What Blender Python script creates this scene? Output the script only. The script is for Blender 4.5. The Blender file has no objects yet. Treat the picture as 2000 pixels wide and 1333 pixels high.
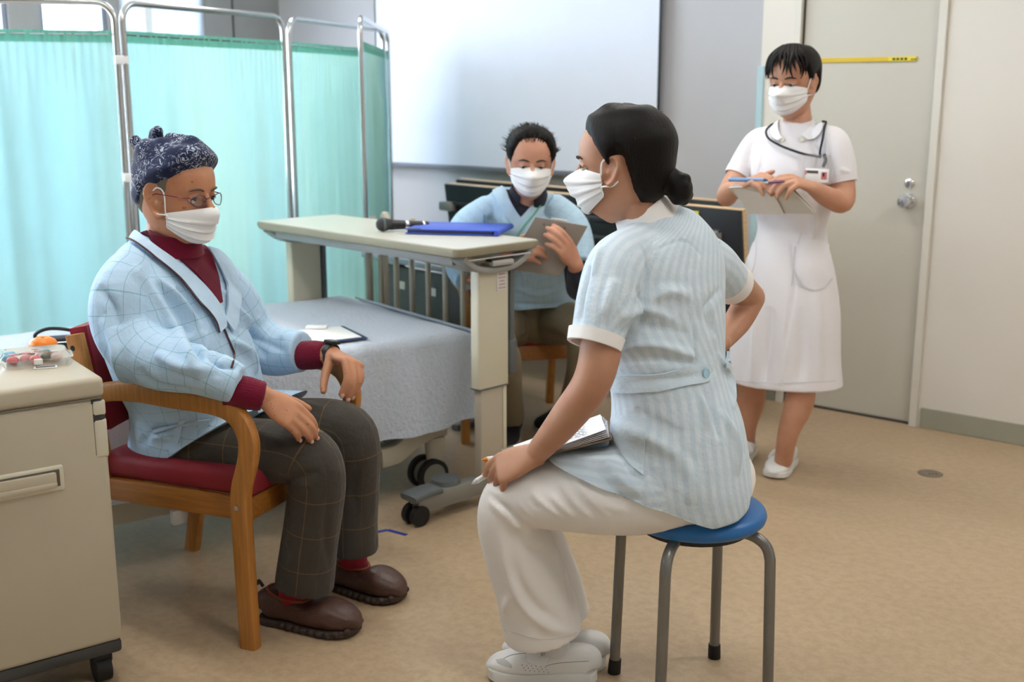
import bpy, bmesh, math, random
import numpy as np
from mathutils import Vector, Matrix, noise as mnoise
from mathutils.bvhtree import BVHTree

random.seed(7)
S = bpy.context.scene
COL = S.collection
PI = math.pi

# ------------------------------------------------------------------ camera
F_PX, TILT, CAM_H = 2222.0, math.radians(12.2), 1.43
cd = bpy.data.cameras.new('camera')
cd.sensor_width = 36.0
cd.lens = F_PX * 36.0 / 2000.0
cd.clip_start = 0.05
cam = bpy.data.objects.new('camera', cd)
cam.location = (0, 0, CAM_H)
cam.rotation_euler = (PI / 2 - TILT, 0, 0)
COL.objects.link(cam)
S.camera = cam
cd.dof.use_dof = True
cd.dof.focus_distance = 2.75
cd.dof.aperture_fstop = 3.4

# ------------------------------------------------------------------ world (overcast daylight) and exposure
w = bpy.data.worlds.new('sky'); S.world = w
w.use_nodes = True
bg = w.node_tree.nodes['Background']
bg.inputs[0].default_value = (0.74, 0.86, 1.0, 1)
bg.inputs[1].default_value = 12.5
S.view_settings.view_transform = 'Standard'
S.view_settings.look = 'None'
S.view_settings.exposure = 0.36
S.view_settings.gamma = 1.0
S.view_settings.use_curve_mapping = False
LAMP_POWER = 14.0
LAMP_COLOR = (1.0, 0.96, 0.90)

# room axes: sR runs along the back wall to the right, nN runs into it
RX, RY = 0.775, -0.632
NX, NY = 0.632, 0.775
ROOM_ROT = math.atan2(RY, RX)
def room(s, n, z=0.0):
    return Vector((s * RX + n * NX, s * RY + n * NY, z))

def ray(x, y):
    u = (x - 1000) / F_PX; v = -(y - 666.5) / F_PX
    return Vector((u, math.cos(TILT) + v * math.sin(TILT), -math.sin(TILT) + v * math.cos(TILT)))
def at(x, y, d):
    r = ray(x, y); return Vector((0, 0, CAM_H)) + r * (d / r.y)
def onz(x, y, z):
    r = ray(x, y); return Vector((0, 0, CAM_H)) + r * ((z - CAM_H) / r.z)

# ------------------------------------------------------------------ materials
def lin(c):
    out = []
    for v in c[:3]:
        v = v / 255.0
        out.append(v / 12.92 if v <= 0.04045 else ((v + 0.055) / 1.055) ** 2.4)
    return (*out, 1.0)

class NT:
    def __init__(self, name):
        self.m = bpy.data.materials.new(name); self.m.use_nodes = True
        self.t = self.m.node_tree; self.b = self.t.nodes['Principled BSDF']
        self.out = self.t.nodes['Material Output']
    def n(self, typ, **kw):
        nd = self.t.nodes.new(typ)
        for k, v in kw.items():
            if hasattr(nd, k) and not k.startswith('i_'): setattr(nd, k, v)
        return nd
    def l(self, a, b): self.t.links.new(a, b)
    def math(self, op, a, b=None, c=None):
        nd = self.t.nodes.new('ShaderNodeMath'); nd.operation = op
        for i, v in enumerate((a, b, c)):
            if v is None: continue
            if isinstance(v, (int, float)): nd.inputs[i].default_value = v
            else: self.l(v, nd.inputs[i])
        return nd.outputs[0]
    def mix(self, f, a, b, blend='MIX'):
        nd = self.t.nodes.new('ShaderNodeMix'); nd.data_type = 'RGBA'; nd.blend_type = blend
        for sock, v in ((nd.inputs[0], f), (nd.inputs[6], a), (nd.inputs[7], b)):
            if isinstance(v, (int, float)): sock.default_value = v
            elif isinstance(v, (tuple, list)): sock.default_value = v
            else: self.l(v, sock)
        return nd.outputs[2]
    def coord(self, kind='Object'):
        return self.n('ShaderNodeTexCoord').outputs[kind]
    def noise(self, vec, scale, detail=3, rough=0.55, stretch=None):
        if stretch is not None:
            mp = self.n('ShaderNodeMapping'); mp.inputs['Scale'].default_value = stretch
            self.l(vec, mp.inputs[0]); vec = mp.outputs[0]
        nd = self.n('ShaderNodeTexNoise'); nd.inputs['Scale'].default_value = scale
        nd.inputs['Detail'].default_value = detail; nd.inputs['Roughness'].default_value = rough
        self.l(vec, nd.inputs['Vector']); return nd.outputs['Fac']
    def ramp(self, f, p0, p1, smooth=True):
        nd = self.n('ShaderNodeMapRange'); nd.clamp = True
        if smooth: nd.interpolation_type = 'SMOOTHSTEP'
        nd.inputs[1].default_value = p0; nd.inputs[2].default_value = p1
        self.l(f, nd.inputs[0]); return nd.outputs[0]
    def bump(self, h, strength=0.3, dist=0.005, prev=None):
        nd = self.n('ShaderNodeBump'); nd.inputs['Strength'].default_value = strength
        nd.inputs['Distance'].default_value = dist
        self.l(h, nd.inputs['Height'])
        if prev is not None: self.l(prev, nd.inputs['Normal'])
        self.l(nd.outputs[0], self.b.inputs['Normal']); return nd.outputs[0]
    def set(self, **kw):
        names = dict(color='Base Color', rough='Roughness', metal='Metallic', spec='Specular IOR Level', ior='IOR',
                     trans='Transmission Weight', sss='Subsurface Weight', sheen='Sheen Weight', coat='Coat Weight', alpha='Alpha')
        for k, v in kw.items():
            s = self.b.inputs[names[k]]
            if isinstance(v, (int, float)): s.default_value = v
            elif isinstance(v, (tuple, list)): s.default_value = v
            else: self.l(v, s)
        return self

MATS = {}
def plain(name, rgb, rough=0.5, metal=0.0, vary=0.06, vscale=9.0, bump=0.0, bscale=200.0, **kw):
    """painted / moulded surface: slight tone variation and optional fine grain"""
    if name in MATS: return MATS[name]
    t = NT(name); c = lin(rgb)
    co = t.coord()
    if vary:
        f = t.noise(co, vscale, 4)
        dark = tuple(v * (1 - vary) for v in c[:3]) + (1,); lite = tuple(min(1, v * (1 + vary)) for v in c[:3]) + (1,)
        t.set(color=t.mix(f, dark, lite))
    else: t.set(color=c)
    t.set(rough=rough, metal=metal, **kw)
    if bump: t.bump(t.noise(co, bscale, 2), bump, 0.002)
    MATS[name] = t.m; return t.m

def cloth(name, rgb, rough=0.9, weave=900.0, bump=0.25, vary=0.06, fold=0.0, fscale=14.0, sheen=0.1, sss=0.0):
    if name in MATS: return MATS[name]
    t = NT(name); c = lin(rgb); co = t.coord()
    f = t.noise(co, 20, 4)
    dark = tuple(v * (1 - vary) for v in c[:3]) + (1,); lite = tuple(min(1, v * (1 + vary)) for v in c[:3]) + (1,)
    t.set(color=t.mix(f, dark, lite), rough=rough, sheen=sheen, spec=0.2)
    p = t.bump(t.noise(co, weave, 1), bump, 0.0012)
    if fold: t.bump(t.noise(co, fscale, 2, stretch=(1, 1, 0.6)), fold, 0.02, p)
    MATS[name] = t.m; return t.m

def wood(name, rgb, axis='Z', rough=0.42):
    if name in MATS: return MATS[name]
    t = NT(name); c = lin(rgb); co = t.coord()
    st = {'X': (1.5, 30, 30), 'Y': (30, 1.5, 30), 'Z': (30, 30, 1.5)}[axis]
    g = t.noise(co, 3.0, 5, 0.6, stretch=st); g2 = t.noise(co, 4.0, 2)
    a = tuple(v * 0.78 for v in c[:3]) + (1,); b = tuple(min(1, v * 1.15) for v in c[:3]) + (1,)
    col = t.mix(t.ramp(g, 0.3, 0.7), a, b)
    col = t.mix(t.math('MULTIPLY', g2, 0.25), col, tuple(v * 0.7 for v in c[:3]) + (1,))
    t.set(color=col, rough=rough, coat=0.15)
    t.bump(g, 0.08, 0.001)
    MATS[name] = t.m; return t.m

# ------------------------------------------------------------------ mesh helpers
def new_obj(name, me, parent=None, mats=None, smooth=False):
    o = bpy.data.objects.new(name, me); COL.objects.link(o)
    if parent is not None: o.parent = parent
    for m in (mats if isinstance(mats, (list, tuple)) else [mats] if mats else []): me.materials.append(m)
    if smooth:
        me.polygons.foreach_set('use_smooth', [True] * len(me.polygons))
    return o
def tag(o, label=None, cat=None, group=None, kind=None):
    for k, v in (('label', label), ('category', cat), ('group', group), ('kind', kind)):
        if v: o[k] = v
    return o
def empty(name, loc, rz=0.0, **kw):
    o = bpy.data.objects.new(name, None); COL.objects.link(o)
    o.empty_display_size = 0.1
    o.location = loc; o.rotation_euler = (0, 0, rz)
    return tag(o, **kw)

class MB:
    """collects primitives into one mesh"""
    def __init__(self): self.bm = bmesh.new()
    def _xf(self, vs, M):
        if M is not None: bmesh.ops.transform(self.bm, matrix=M, verts=vs)
    def box(self, c, s, bevel=0.0, seg=2, rot=None, M=None, taper=None):
        r = bmesh.ops.create_cube(self.bm, size=1.0); vs = r['verts']
        for v in vs:
            k = 1.0
            if taper is not None and v.co.z > 0: k = taper
            v.co = Vector((v.co.x * s[0] * k, v.co.y * s[1] * k, v.co.z * s[2]))
        if bevel:
            es = {e for v in vs for e in v.link_edges}
            r = bmesh.ops.bevel(self.bm, geom=list(es), offset=bevel, segments=seg, affect='EDGES', profile=0.5)
            vs = list({v for f in r['faces'] for v in f.verts} | {v for v in vs if v.is_valid})
        T = Matrix.Translation(Vector(c))
        if rot is not None: T = T @ rot.to_4x4()
        bmesh.ops.transform(self.bm, matrix=T, verts=vs); self._xf(vs, M); return self
    def cyl(self, p0, p1, r0, r1=None, n=20, cap=True):
        p0, p1 = Vector(p0), Vector(p1); r1 = r0 if r1 is None else r1
        d = p1 - p0; q = d.to_track_quat('Z', 'Y')
        r = bmesh.ops.create_cone(self.bm, cap_ends=cap, segments=n, radius1=r0, radius2=r1, depth=d.length)
        bmesh.ops.transform(self.bm, matrix=Matrix.Translation((p0 + p1) / 2) @ q.to_matrix().to_4x4(), verts=r['verts']); return self
    def tube(self, pts, r, n=12, sub=0, closed=False, radii=None):
        pts = [Vector(p) for p in pts]
        if sub: 
            arr = catmull(np.array([list(p) for p in pts]), sub, closed); pts = [Vector(p) for p in arr]
            if radii is not None: radii = list(catmull(np.array(radii)[:, None], sub)[:, 0])
        m = len(pts); rings = []; ref = None
        for i, p in enumerate(pts):
            a = pts[i - 1] if (i > 0 or closed) else p; b = pts[(i + 1) % m] if (i < m - 1 or closed) else p
            t = (b - a).normalized()
            if ref is None: ref = t.orthogonal().normalized()
            ref = (ref - t * ref.dot(t)).normalized(); bi = t.cross(ref)
            rr = radii[i] if radii is not None else r
            rings.append([self.bm.verts.new(p + (ref * math.cos(2 * PI * k / n) + bi * math.sin(2 * PI * k / n)) * rr) for k in range(n)])
        for i in range(m - 1 + (1 if closed else 0)):
            A, B = rings[i], rings[(i + 1) % m]
            for k in range(n): self.bm.faces.new((A[k], A[(k + 1) % n], B[(k + 1) % n], B[k]))
        if not closed:
            self.bm.faces.new(rings[0][::-1]); self.bm.faces.new(rings[-1])
        return self
    def sweep(self, pts, w, h, side, sub=0, round_=0.006, scale=None):
        """rectangular bar w (along side) x h swept along pts, softened corners"""
        pts = np.array([list(p) for p in pts], float)
        if sub: pts = catmull(pts, sub)
        side = Vector(side).normalized(); m = len(pts); rings = []
        a, b, c = w / 2, h / 2, round_
        prof = [(a - c, b), (-a + c, b), (-a + c * .3, b - c * .3), (-a, b - c), (-a, -b + c), (-a + c * .3, -b + c * .3), (-a + c, -b), (a - c, -b), (a - c * .3, -b + c * .3), (a, -b + c), (a, b - c), (a - c * .3, b - c * .3)]
        for i in range(m):
            t = Vector(pts[min(i + 1, m - 1)] - pts[max(i - 1, 0)]).normalized(); up = side.cross(t).normalized()
            k = 1 if scale is None else scale(i / (m - 1))
            rings.append([self.bm.verts.new(Vector(pts[i]) + side * x + up * y * k) for x, y in prof])
        n = len(prof)
        for i in range(m - 1):
            for k in range(n): self.bm.faces.new((rings[i][k], rings[i][(k + 1) % n], rings[i + 1][(k + 1) % n], rings[i + 1][k]))
        self.bm.faces.new(rings[0][::-1]); self.bm.faces.new(rings[-1]); return self
    def lathe(self, prof, n=32, M=None, cx=0.0, cy=0.0):
        rings = []
        for r, z in prof:
            if r < 1e-5: rings.append([self.bm.verts.new((cx, cy, z))])
            else: rings.append([self.bm.verts.new((cx + r * math.cos(2 * PI * k / n), cy + r * math.sin(2 * PI * k / n), z)) for k in range(n)])
        vs = [v for R in rings for v in R]
        for A, B in zip(rings, rings[1:]):
            for k in range(n):
                k2 = (k + 1) % n
                if len(A) == 1 and len(B) == 1: continue
                if len(A) == 1: self.bm.faces.new((A[0], B[k2], B[k]))
                elif len(B) == 1: self.bm.faces.new((A[k], A[k2], B[0]))
                else: self.bm.faces.new((A[k], A[k2], B[k2], B[k]))
        if len(rings[0]) > 1: self.bm.faces.new(rings[0][::-1])
        if len(rings[-1]) > 1: self.bm.faces.new(rings[-1])
        self._xf(vs, M); return self
    def ball(self, c, r, seg=16, scale=(1, 1, 1), rot=None):
        q = bmesh.ops.create_uvsphere(self.bm, u_segments=seg, v_segments=max(6, seg // 2 + 2), radius=r)
        T = Matrix.Translation(Vector(c))
        if rot is not None: T = T @ rot.to_4x4()
        bmesh.ops.transform(self.bm, matrix=T @ Matrix.Diagonal((*scale, 1)), verts=q['verts']); return self
    def prism(self, outline, z0, z1, M=None):
        a = [self.bm.verts.new((x, y, z0)) for x, y in outline]; b = [self.bm.verts.new((x, y, z1)) for x, y in outline]
        n = len(a)
        self.bm.faces.new(a[::-1]); self.bm.faces.new(b)
        for k in range(n): self.bm.faces.new((a[k], a[(k + 1) % n], b[(k + 1) % n], b[k]))
        self._xf(a + b, M); return self
    def grid(self, P, closed_u=False):
        """P: array (m, n, 3) -> surface"""
        P = np.asarray(P, float); m, n = P.shape[:2]
        V = [[self.bm.verts.new(P[i, j]) for j in range(n)] for i in range(m)]
        for i in range(m - 1):
            for j in range(n if closed_u else n - 1):
                self.bm.faces.new((V[i][j], V[i][(j + 1) % n], V[i + 1][(j + 1) % n], V[i + 1][j]))
        return self
    def slab(self, P, th):
        """closed sheet of thickness th from a grid of points (m,n,3)"""
        P = np.asarray(P, float); gu = np.gradient(P, axis=0); gv = np.gradient(P, axis=1)
        N = np.cross(gu, gv); N /= np.linalg.norm(N, axis=2, keepdims=True) + 1e-12
        A, B = P + N * th / 2, P - N * th / 2; m, n = P.shape[:2]
        VA = [[self.bm.verts.new(A[i, j]) for j in range(n)] for i in range(m)]
        VB = [[self.bm.verts.new(B[i, j]) for j in range(n)] for i in range(m)]
        for i in range(m - 1):
            for j in range(n - 1):
                self.bm.faces.new((VA[i][j], VA[i + 1][j], VA[i + 1][j + 1], VA[i][j + 1]))
                self.bm.faces.new((VB[i][j], VB[i][j + 1], VB[i + 1][j + 1], VB[i + 1][j]))
        bd = [(i, 0) for i in range(m)] + [(m - 1, j) for j in range(1, n)] + [(i, n - 1) for i in range(m - 2, -1, -1)] + [(0, j) for j in range(n - 2, 0, -1)]
        for (a, b), (c, d) in zip(bd, bd[1:] + bd[:1]):
            self.bm.faces.new((VA[a][b], VA[c][d], VB[c][d], VB[a][b]))
        return self
    def build(self, name, m, parent=None, smooth=True, angle=35, world=False):
        bmesh.ops.recalc_face_normals(self.bm, faces=self.bm.faces[:])
        me = bpy.data.meshes.new(name)
        if world and parent is not None:
            bmesh.ops.transform(self.bm, matrix=parent_matrix(parent).inverted(), verts=self.bm.verts[:])
        self.bm.to_mesh(me); self.bm.free()
        o = new_obj(name, me, parent, m)
        if smooth:
            me.polygons.foreach_set('use_smooth', [True] * len(me.polygons))
            try: me.set_sharp_from_angle(angle=math.radians(angle))
            except Exception: pass
        return o

def parent_matrix(o):
    M = Matrix.Translation(o.location) @ o.rotation_euler.to_matrix().to_4x4() @ Matrix.Diagonal((*o.scale, 1))
    return parent_matrix(o.parent) @ M if o.parent is not None else M

def catmull(P, sub, closed=False):
    P = np.asarray(P, float); n = len(P); out = []
    segs = n if closed else n - 1
    for i in range(segs):
        if closed: p0, p1, p2, p3 = P[i - 1], P[i], P[(i + 1) % n], P[(i + 2) % n]
        else:
            p1, p2 = P[i], P[i + 1]
            p0 = P[i - 1] if i > 0 else 2 * p1 - p2
            p3 = P[i + 2] if i + 2 < n else 2 * p2 - p1
        for k in range(sub):
            t = k / sub; t2, t3 = t * t, t * t * t
            out.append(0.5 * ((2 * p1) + (-p0 + p2) * t + (2 * p0 - 5 * p1 + 4 * p2 - p3) * t2 + (-p0 + 3 * p1 - 3 * p2 + p3) * t3))
    if not closed: out.append(P[-1])
    return np.array(out)

def text_obj(name, body, size, M, m, parent=None, extrude=0.0003):
    cu = bpy.data.curves.new(name, 'FONT'); cu.body = body; cu.size = size; cu.extrude = extrude
    cu.align_x = 'CENTER'; cu.align_y = 'CENTER'
    tmp = bpy.data.objects.new(name + '_tmp', cu); COL.objects.link(tmp)
    dg = bpy.context.evaluated_depsgraph_get()
    me = bpy.data.meshes.new_from_object(tmp.evaluated_get(dg)); me.name = name
    bpy.data.objects.remove(tmp); bpy.data.curves.remove(cu)
    me.transform(M)
    me.materials.clear()
    return new_obj(name, me, parent, m)

def copy_tree(o, parent=None):
    c = o.copy(); COL.objects.link(c); c.parent = parent
    for ch in list(o.children): copy_tree(ch, c)
    return c
# ================================================================== the room
S_L, S_R, N_B, N_BACK, N_DOOR, Z_C = -6.13, 1.9, -3.0, 5.08, 4.876, 2.62
S_STEP = -2.504   # where the door wall steps forward

def room_obj(mb, name, m, kind='structure', parent=None, smooth=False):
    o = mb.build(name, m, parent, smooth=smooth)
    if parent is None:
        o.rotation_euler = (0, 0, ROOM_ROT)
        if kind: o['kind'] = kind
    return o

# floor: beige marbled vinyl
t = NT('vinyl_floor'); co = t.coord()
n1 = t.noise(co, 2.2, 6, 0.62); n2 = t.noise(co, 34, 5, 0.7); n3 = t.noise(co, 150, 2)
c = t.mix(t.ramp(n2, 0.32, 0.68), lin((168, 144, 114)), lin((186, 162, 131)))
c = t.mix(t.math('MULTIPLY', t.ramp(n1, 0.35, 0.7), 0.35), c, lin((162, 136, 105)))
c = t.mix(t.math('MULTIPLY', n3, 0.25), c, lin((188, 170, 144)))
t.set(color=c, rough=t.math('ADD', 0.34, t.math('MULTIPLY', n2, 0.12)), spec=0.45)
t.bump(n3, 0.05, 0.001)
FLOOR_M = t.m
mb = MB(); mb.box(((S_L + S_R) / 2, (N_B + N_BACK) / 2, -0.05), (S_R - S_L + .4, N_BACK - N_B + .4, 0.1))
room_obj(mb, 'floor', FLOOR_M)

def wall_mat(name, rgb):
    t = NT(name); co = t.coord(); n = t.noise(co, 1.3, 3); s = t.noise(co, 420, 2)
    c = lin(rgb); sc = t.ramp(t.noise(co, 9, 6, 0.75), 0.68, 0.8)
    col = t.mix(n, tuple(v * .95 for v in c[:3]) + (1,), tuple(min(1, v * 1.03) for v in c[:3]) + (1,))
    sep = t.n('ShaderNodeSeparateXYZ'); t.l(co, sep.inputs[0])
    low = t.ramp(sep.outputs[2], 0.62, 0.15)
    col = t.mix(t.math('MULTIPLY', t.math('MULTIPLY', sc, low), 0.35), col, lin((150, 142, 132)))   # scuffs near the floor
    t.set(color=col, rough=0.75, spec=0.3); t.bump(s, 0.12, 0.001); return t.m
WALL_SHADED = wall_mat('wall_paper_shaded', (196, 195, 198))  # greyer than the door wall: the back wall's shade put into its colour
WALL_WARM = wall_mat('wall_paper_warm', (224, 219, 210))
CEIL_M = wall_mat('ceiling_board', (226, 226, 222))
BASE_M = plain('baseboard_vinyl', (158, 158, 142), 0.55)

mb = MB(); mb.box(((S_L + S_R) / 2, (N_B + N_BACK) / 2, Z_C + .05), (S_R - S_L + .4, N_BACK - N_B + .4, 0.1)); room_obj(mb, 'ceiling', CEIL_M)
mb = MB(); mb.box(((S_L + S_STEP) / 2, N_BACK + .06, Z_C / 2), (S_STEP - S_L + .2, .12, Z_C)); room_obj(mb, 'wall_back', WALL_SHADED)
# door wall, with an opening for the door
D0, D1, DH = -2.31, -1.704, 2.15
mb = MB()
mb.box(((S_STEP + D0) / 2, N_DOOR + .13, Z_C / 2), (D0 - S_STEP, .26, Z_C))
mb.box(((D1 + S_R) / 2, N_DOOR + .13, Z_C / 2), (S_R - D1, .26, Z_C))
mb.box(((D0 + D1) / 2, N_DOOR + .13, (DH + Z_C) / 2), (D1 - D0, .26, Z_C - DH))
room_obj(mb, 'wall_door_side', WALL_WARM)
mb = MB(); mb.box((S_R + .05, (N_B + N_DOOR) / 2, Z_C / 2), (.1, N_DOOR - N_B + .1, Z_C)); room_obj(mb, 'wall_right', WALL_WARM)
mb = MB(); mb.box(((S_L + S_R) / 2, N_B - .05, Z_C / 2), (S_R - S_L + .2, .1, Z_C)); room_obj(mb, 'wall_front', wall_mat('wall_front_dimmed', (168, 160, 150)))  # out of view; colour darkened to cut bounce light into the room

# window wall (left): grey panels with a row of windows
WIN = [(4.487 - .0, 3.896), (3.818, 3.40), (3.22, 2.45), (2.27, 1.50), (1.32, .55), (.37, -.40), (-.58, -1.35), (-1.53, -2.3)]
WZ0, WZ1 = 0.86, 2.36
mb = MB(); segs = []; prev = N_BACK + .06
for a, b in WIN: segs.append((prev, a)); prev = b
segs.append((prev, N_B))
for a, b in segs: mb.box((S_L - .06, (a + b) / 2, Z_C / 2), (.12, a - b, Z_C))
for a, b in WIN:
    mb.box((S_L - .06, (a + b) / 2, WZ0 / 2), (.12, a - b, WZ0)); mb.box((S_L - .06, (a + b) / 2, (WZ1 + Z_C) / 2), (.12, a - b, Z_C - WZ1))
room_obj(mb, 'wall_left', plain('window_wall_panel', (150, 148, 148), 0.6))
mb = MB(); mb.box((S_L + .004, 4.70, Z_C / 2), (.01, .008, Z_C)); room_obj(mb, 'trim_1', plain('panel_joint', (70, 70, 72), .6))
ALU = plain('window_aluminium', (140, 146, 160), 0.45, 0.55)
t = NT('window_glass'); t.set(color=(1, 1, 1, 1), rough=0.0, trans=1.0, ior=1.01, spec=0.2); GLASS_WIN = t.m
t = NT('roller_blind'); co = t.coord(); n = t.noise(co, 300, 2)
tr = t.n('ShaderNodeBsdfTranslucent'); tr.inputs[0].default_value = (.55, .6, .7, 1)
df = t.n('ShaderNodeBsdfDiffuse'); df.inputs[0].default_value = (.8, .82, .86, 1)
mx = t.n('ShaderNodeMixShader'); mx.inputs[0].default_value = .45
t.l(df.outputs[0], mx.inputs[1]); t.l(tr.outputs[0], mx.inputs[2]); t.l(mx.outputs[0], t.out.inputs[0]); BLIND_M = t.m
for i, (a, b) in enumerate(WIN):
    mb = MB(); f = .03
    mb.box((S_L - .05, a - f / 2, (WZ0 + WZ1) / 2), (.06, f, WZ1 - WZ0)); mb.box((S_L - .05, b + f / 2, (WZ0 + WZ1) / 2), (.06, f, WZ1 - WZ0))
    mb.box((S_L - .05, (a + b) / 2, WZ0 + f / 2), (.06, a - b, f)); mb.box((S_L - .05, (a + b) / 2, WZ1 - f / 2), (.06, a - b, f))
    wo = room_obj(mb, 'window_%d' % (i + 1), ALU)
    mb = MB(); mb.box((S_L - .05, (a + b) / 2, (WZ0 + WZ1) / 2), (.005, a - b - .05, WZ1 - WZ0 - .05)); room_obj(mb, 'pane', GLASS_WIN, None, wo)
    if i == 0:
        mb = MB(); mb.box((S_L - .01, (a + b) / 2, (WZ0 + WZ1) / 2), (.003, a - b, WZ1 - WZ0 - .01)); room_obj(mb, 'blind', BLIND_M, None, wo)
        mb = MB(); mb.box((S_L - .006, 4.09, (WZ0 + WZ1) / 2), (.004, .05, WZ1 - WZ0 - .01)); room_obj(mb, 'blind_edge_strip', plain('blind_strip', (235, 238, 240), .7), None, wo)
    # daylight portal
    ld = bpy.data.lights.new('daylight_portal', 'AREA'); ld.shape = 'RECTANGLE'; ld.size = a - b; ld.size_y = WZ1 - WZ0
    ld.cycles.is_portal = True
    lo = bpy.data.objects.new('daylight_portal', ld); COL.objects.link(lo); lo.location = room(S_L - .13, (a + b) / 2, (WZ0 + WZ1) / 2)
    lo.rotation_euler = Vector((RX, RY, 0)).to_track_quat('-Z', 'Z').to_euler()

# baseboards
mb = MB(); mb.box(((D1 + .05 + S_R) / 2, N_DOOR - .005, .045), (S_R - D1 - .05, .01, .09), .003); room_obj(mb, 'baseboard_right', BASE_M)
mb = MB(); mb.box(((S_STEP + D0 - .04) / 2, N_DOOR - .005, .045), (D0 - .04 - S_STEP, .01, .09), .003); room_obj(mb, 'baseboard_middle', BASE_M)
mb = MB(); mb.box(((S_L + S_STEP) / 2, N_BACK - .005, .045), (S_STEP - S_L, .01, .09), .003); room_obj(mb, 'baseboard_back', BASE_M)

# door
DOOR_M = plain('door_paint', (200, 196, 184), 0.42, vary=.02)
FRAME_M = plain('door_frame_paint', (218, 214, 204), 0.45, vary=.02)
mb = MB(); mb.box(((D0 + D1) / 2, N_DOOR + .035, DH / 2 + .002), (D1 - D0 - .01, .04, DH - .012), .002); door = room_obj(mb, 'door_1', DOOR_M)
mb = MB()
mb.box((D1 + .018, N_DOOR + .0, DH / 2), (.034, .03, DH + .03), .003); mb.box((D0 - .018, N_DOOR + .0, DH / 2), (.034, .03, DH + .03), .003)
mb.box(((D0 + D1) / 2, N_DOOR + .0, DH + .015), (D1 - D0 + .07, .03, .034), .003)
room_obj(mb, 'door_frame', FRAME_M, None, door)
mb = MB(); mb.box((D1 - .002, N_DOOR + .03, DH / 2), (.006, .05, DH)); mb.box((D0 + .002, N_DOOR + .03, DH / 2), (.006, .05, DH)); mb.box(((D0 + D1) / 2, N_DOOR + .03, .004), (D1 - D0, .05, .008))
room_obj(mb, 'door_gasket', plain('gasket_dark', (62, 60, 58), .7), None, door)
CHROME = plain('brushed_steel', (196, 196, 194), 0.22, 1.0, vary=.02)
CHROME2 = plain('polished_chrome', (225, 226, 228), 0.12, 1.0, vary=.0)
R90 = Matrix.Rotation(PI / 2, 4, 'X')
ks = -1.785
# knob assembly
def on_wall(s, z, y=N_DOOR + .015): return Matrix.Translation((s, y, z)) @ R90
k = MB(); k.lathe([(0, 0), (.034, 0), (.035, .004), (.033, .009), (.02, .011), (.018, .03), (.025, .036), (.029, .046), (.028, .058), (.022, .066), (0, .068)], 32, on_wall(ks, .985))
room_obj(k, 'door_knob', CHROME2, None, door, True)
k = MB(); k.lathe([(0, 0), (.021, 0), (.021, .006), (.018, .009), (.013, .010), (.012, .016), (0, .017)], 28, on_wall(ks, 1.06))
room_obj(k, 'deadbolt', CHROME2, None, door, True)
k = MB(); k.box((ks, N_DOOR - .006, 1.06), (.004, .01, .02), .001); room_obj(k, 'thumb_turn', CHROME, None, door)
# pale blue edging on the wall corner
mb = MB(); mb.box((S_STEP + .003, N_DOOR - .004, .80), (.034, .012, 1.52), .003)
tag(room_obj(mb, 'corner_guard', plain('pale_blue_plastic', (176, 206, 214), .5), None), 'pale blue plastic edging strip on the wall corner beside the door', 'corner guard')
# yellow magnet strip on the door
mb = MB(); mb.box((-2.01, N_DOOR + .012, 1.58), (.44, .008, .021), .003)
strip = room_obj(mb, 'magnet_strip', plain('yellow_magnet', (218, 186, 48), .5), None); tag(strip, 'long thin yellow magnetic strip stuck on the upper door', 'magnet strip')
mb = MB(); mb.box((-1.855, N_DOOR + .0075, 1.58), (.115, .002, .018), .0005); room_obj(mb, 'yellow_label', plain('yellow_print', (232, 214, 52), .5), None, strip)
mb = MB()
for i in range(4): mb.box((-1.888 + i * .017, N_DOOR + .0062, 1.58), (.012, .001, .009))
for i in range(3): mb.box((-1.812 + i * .008, N_DOOR + .0062, 1.578), (.005, .001, .006))
room_obj(mb, 'printed_letters', plain('black_print', (30, 28, 26), .6), None, strip)

# floor outlet plate
fp = onz(1817, 926, 0)
k = MB(); k.lathe([(0, 0.004), (.03, .004), (.042, .0035), (.047, 0.001), (.047, 0)], 40)
fo = k.build('floor_outlet', plain('outlet_steel', (150, 142, 128), .35, .9)); fo.location = fp
tag(fo, 'round metal floor outlet plate set in the beige floor', 'floor outlet')
k = MB()
for i in range(-1, 2): k.box((i * .013 + .004, -.014, .0048), (.006, .010, .0015), .0005)
k.build('slot', plain('outlet_dark', (80, 74, 66), .5), fo)
# blue tape mark
a, b, c2 = onz(721, 1043, 0), onz(757, 1036, 0), onz(794, 1046, 0)
def tape(p, q):
    m = MB(); d = (q - p); L = d.length; ang = math.atan2(d.y, d.x); cc = (p + q) / 2
    m.box((cc.x, cc.y, .0006), (L, .016, .0012), rot=Matrix.Rotation(ang, 3, 'Z')); return m
tp = empty('floor_tape', b, label='blue tape corner mark stuck on the floor by the brown shoes', cat='tape mark')
TAPE = plain('blue_tape', (38, 56, 150), .5)
tape(a, b).build('tape_strip', TAPE, tp, world=True); tape(b, c2).build('tape_strip', TAPE, tp, world=True)

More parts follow.
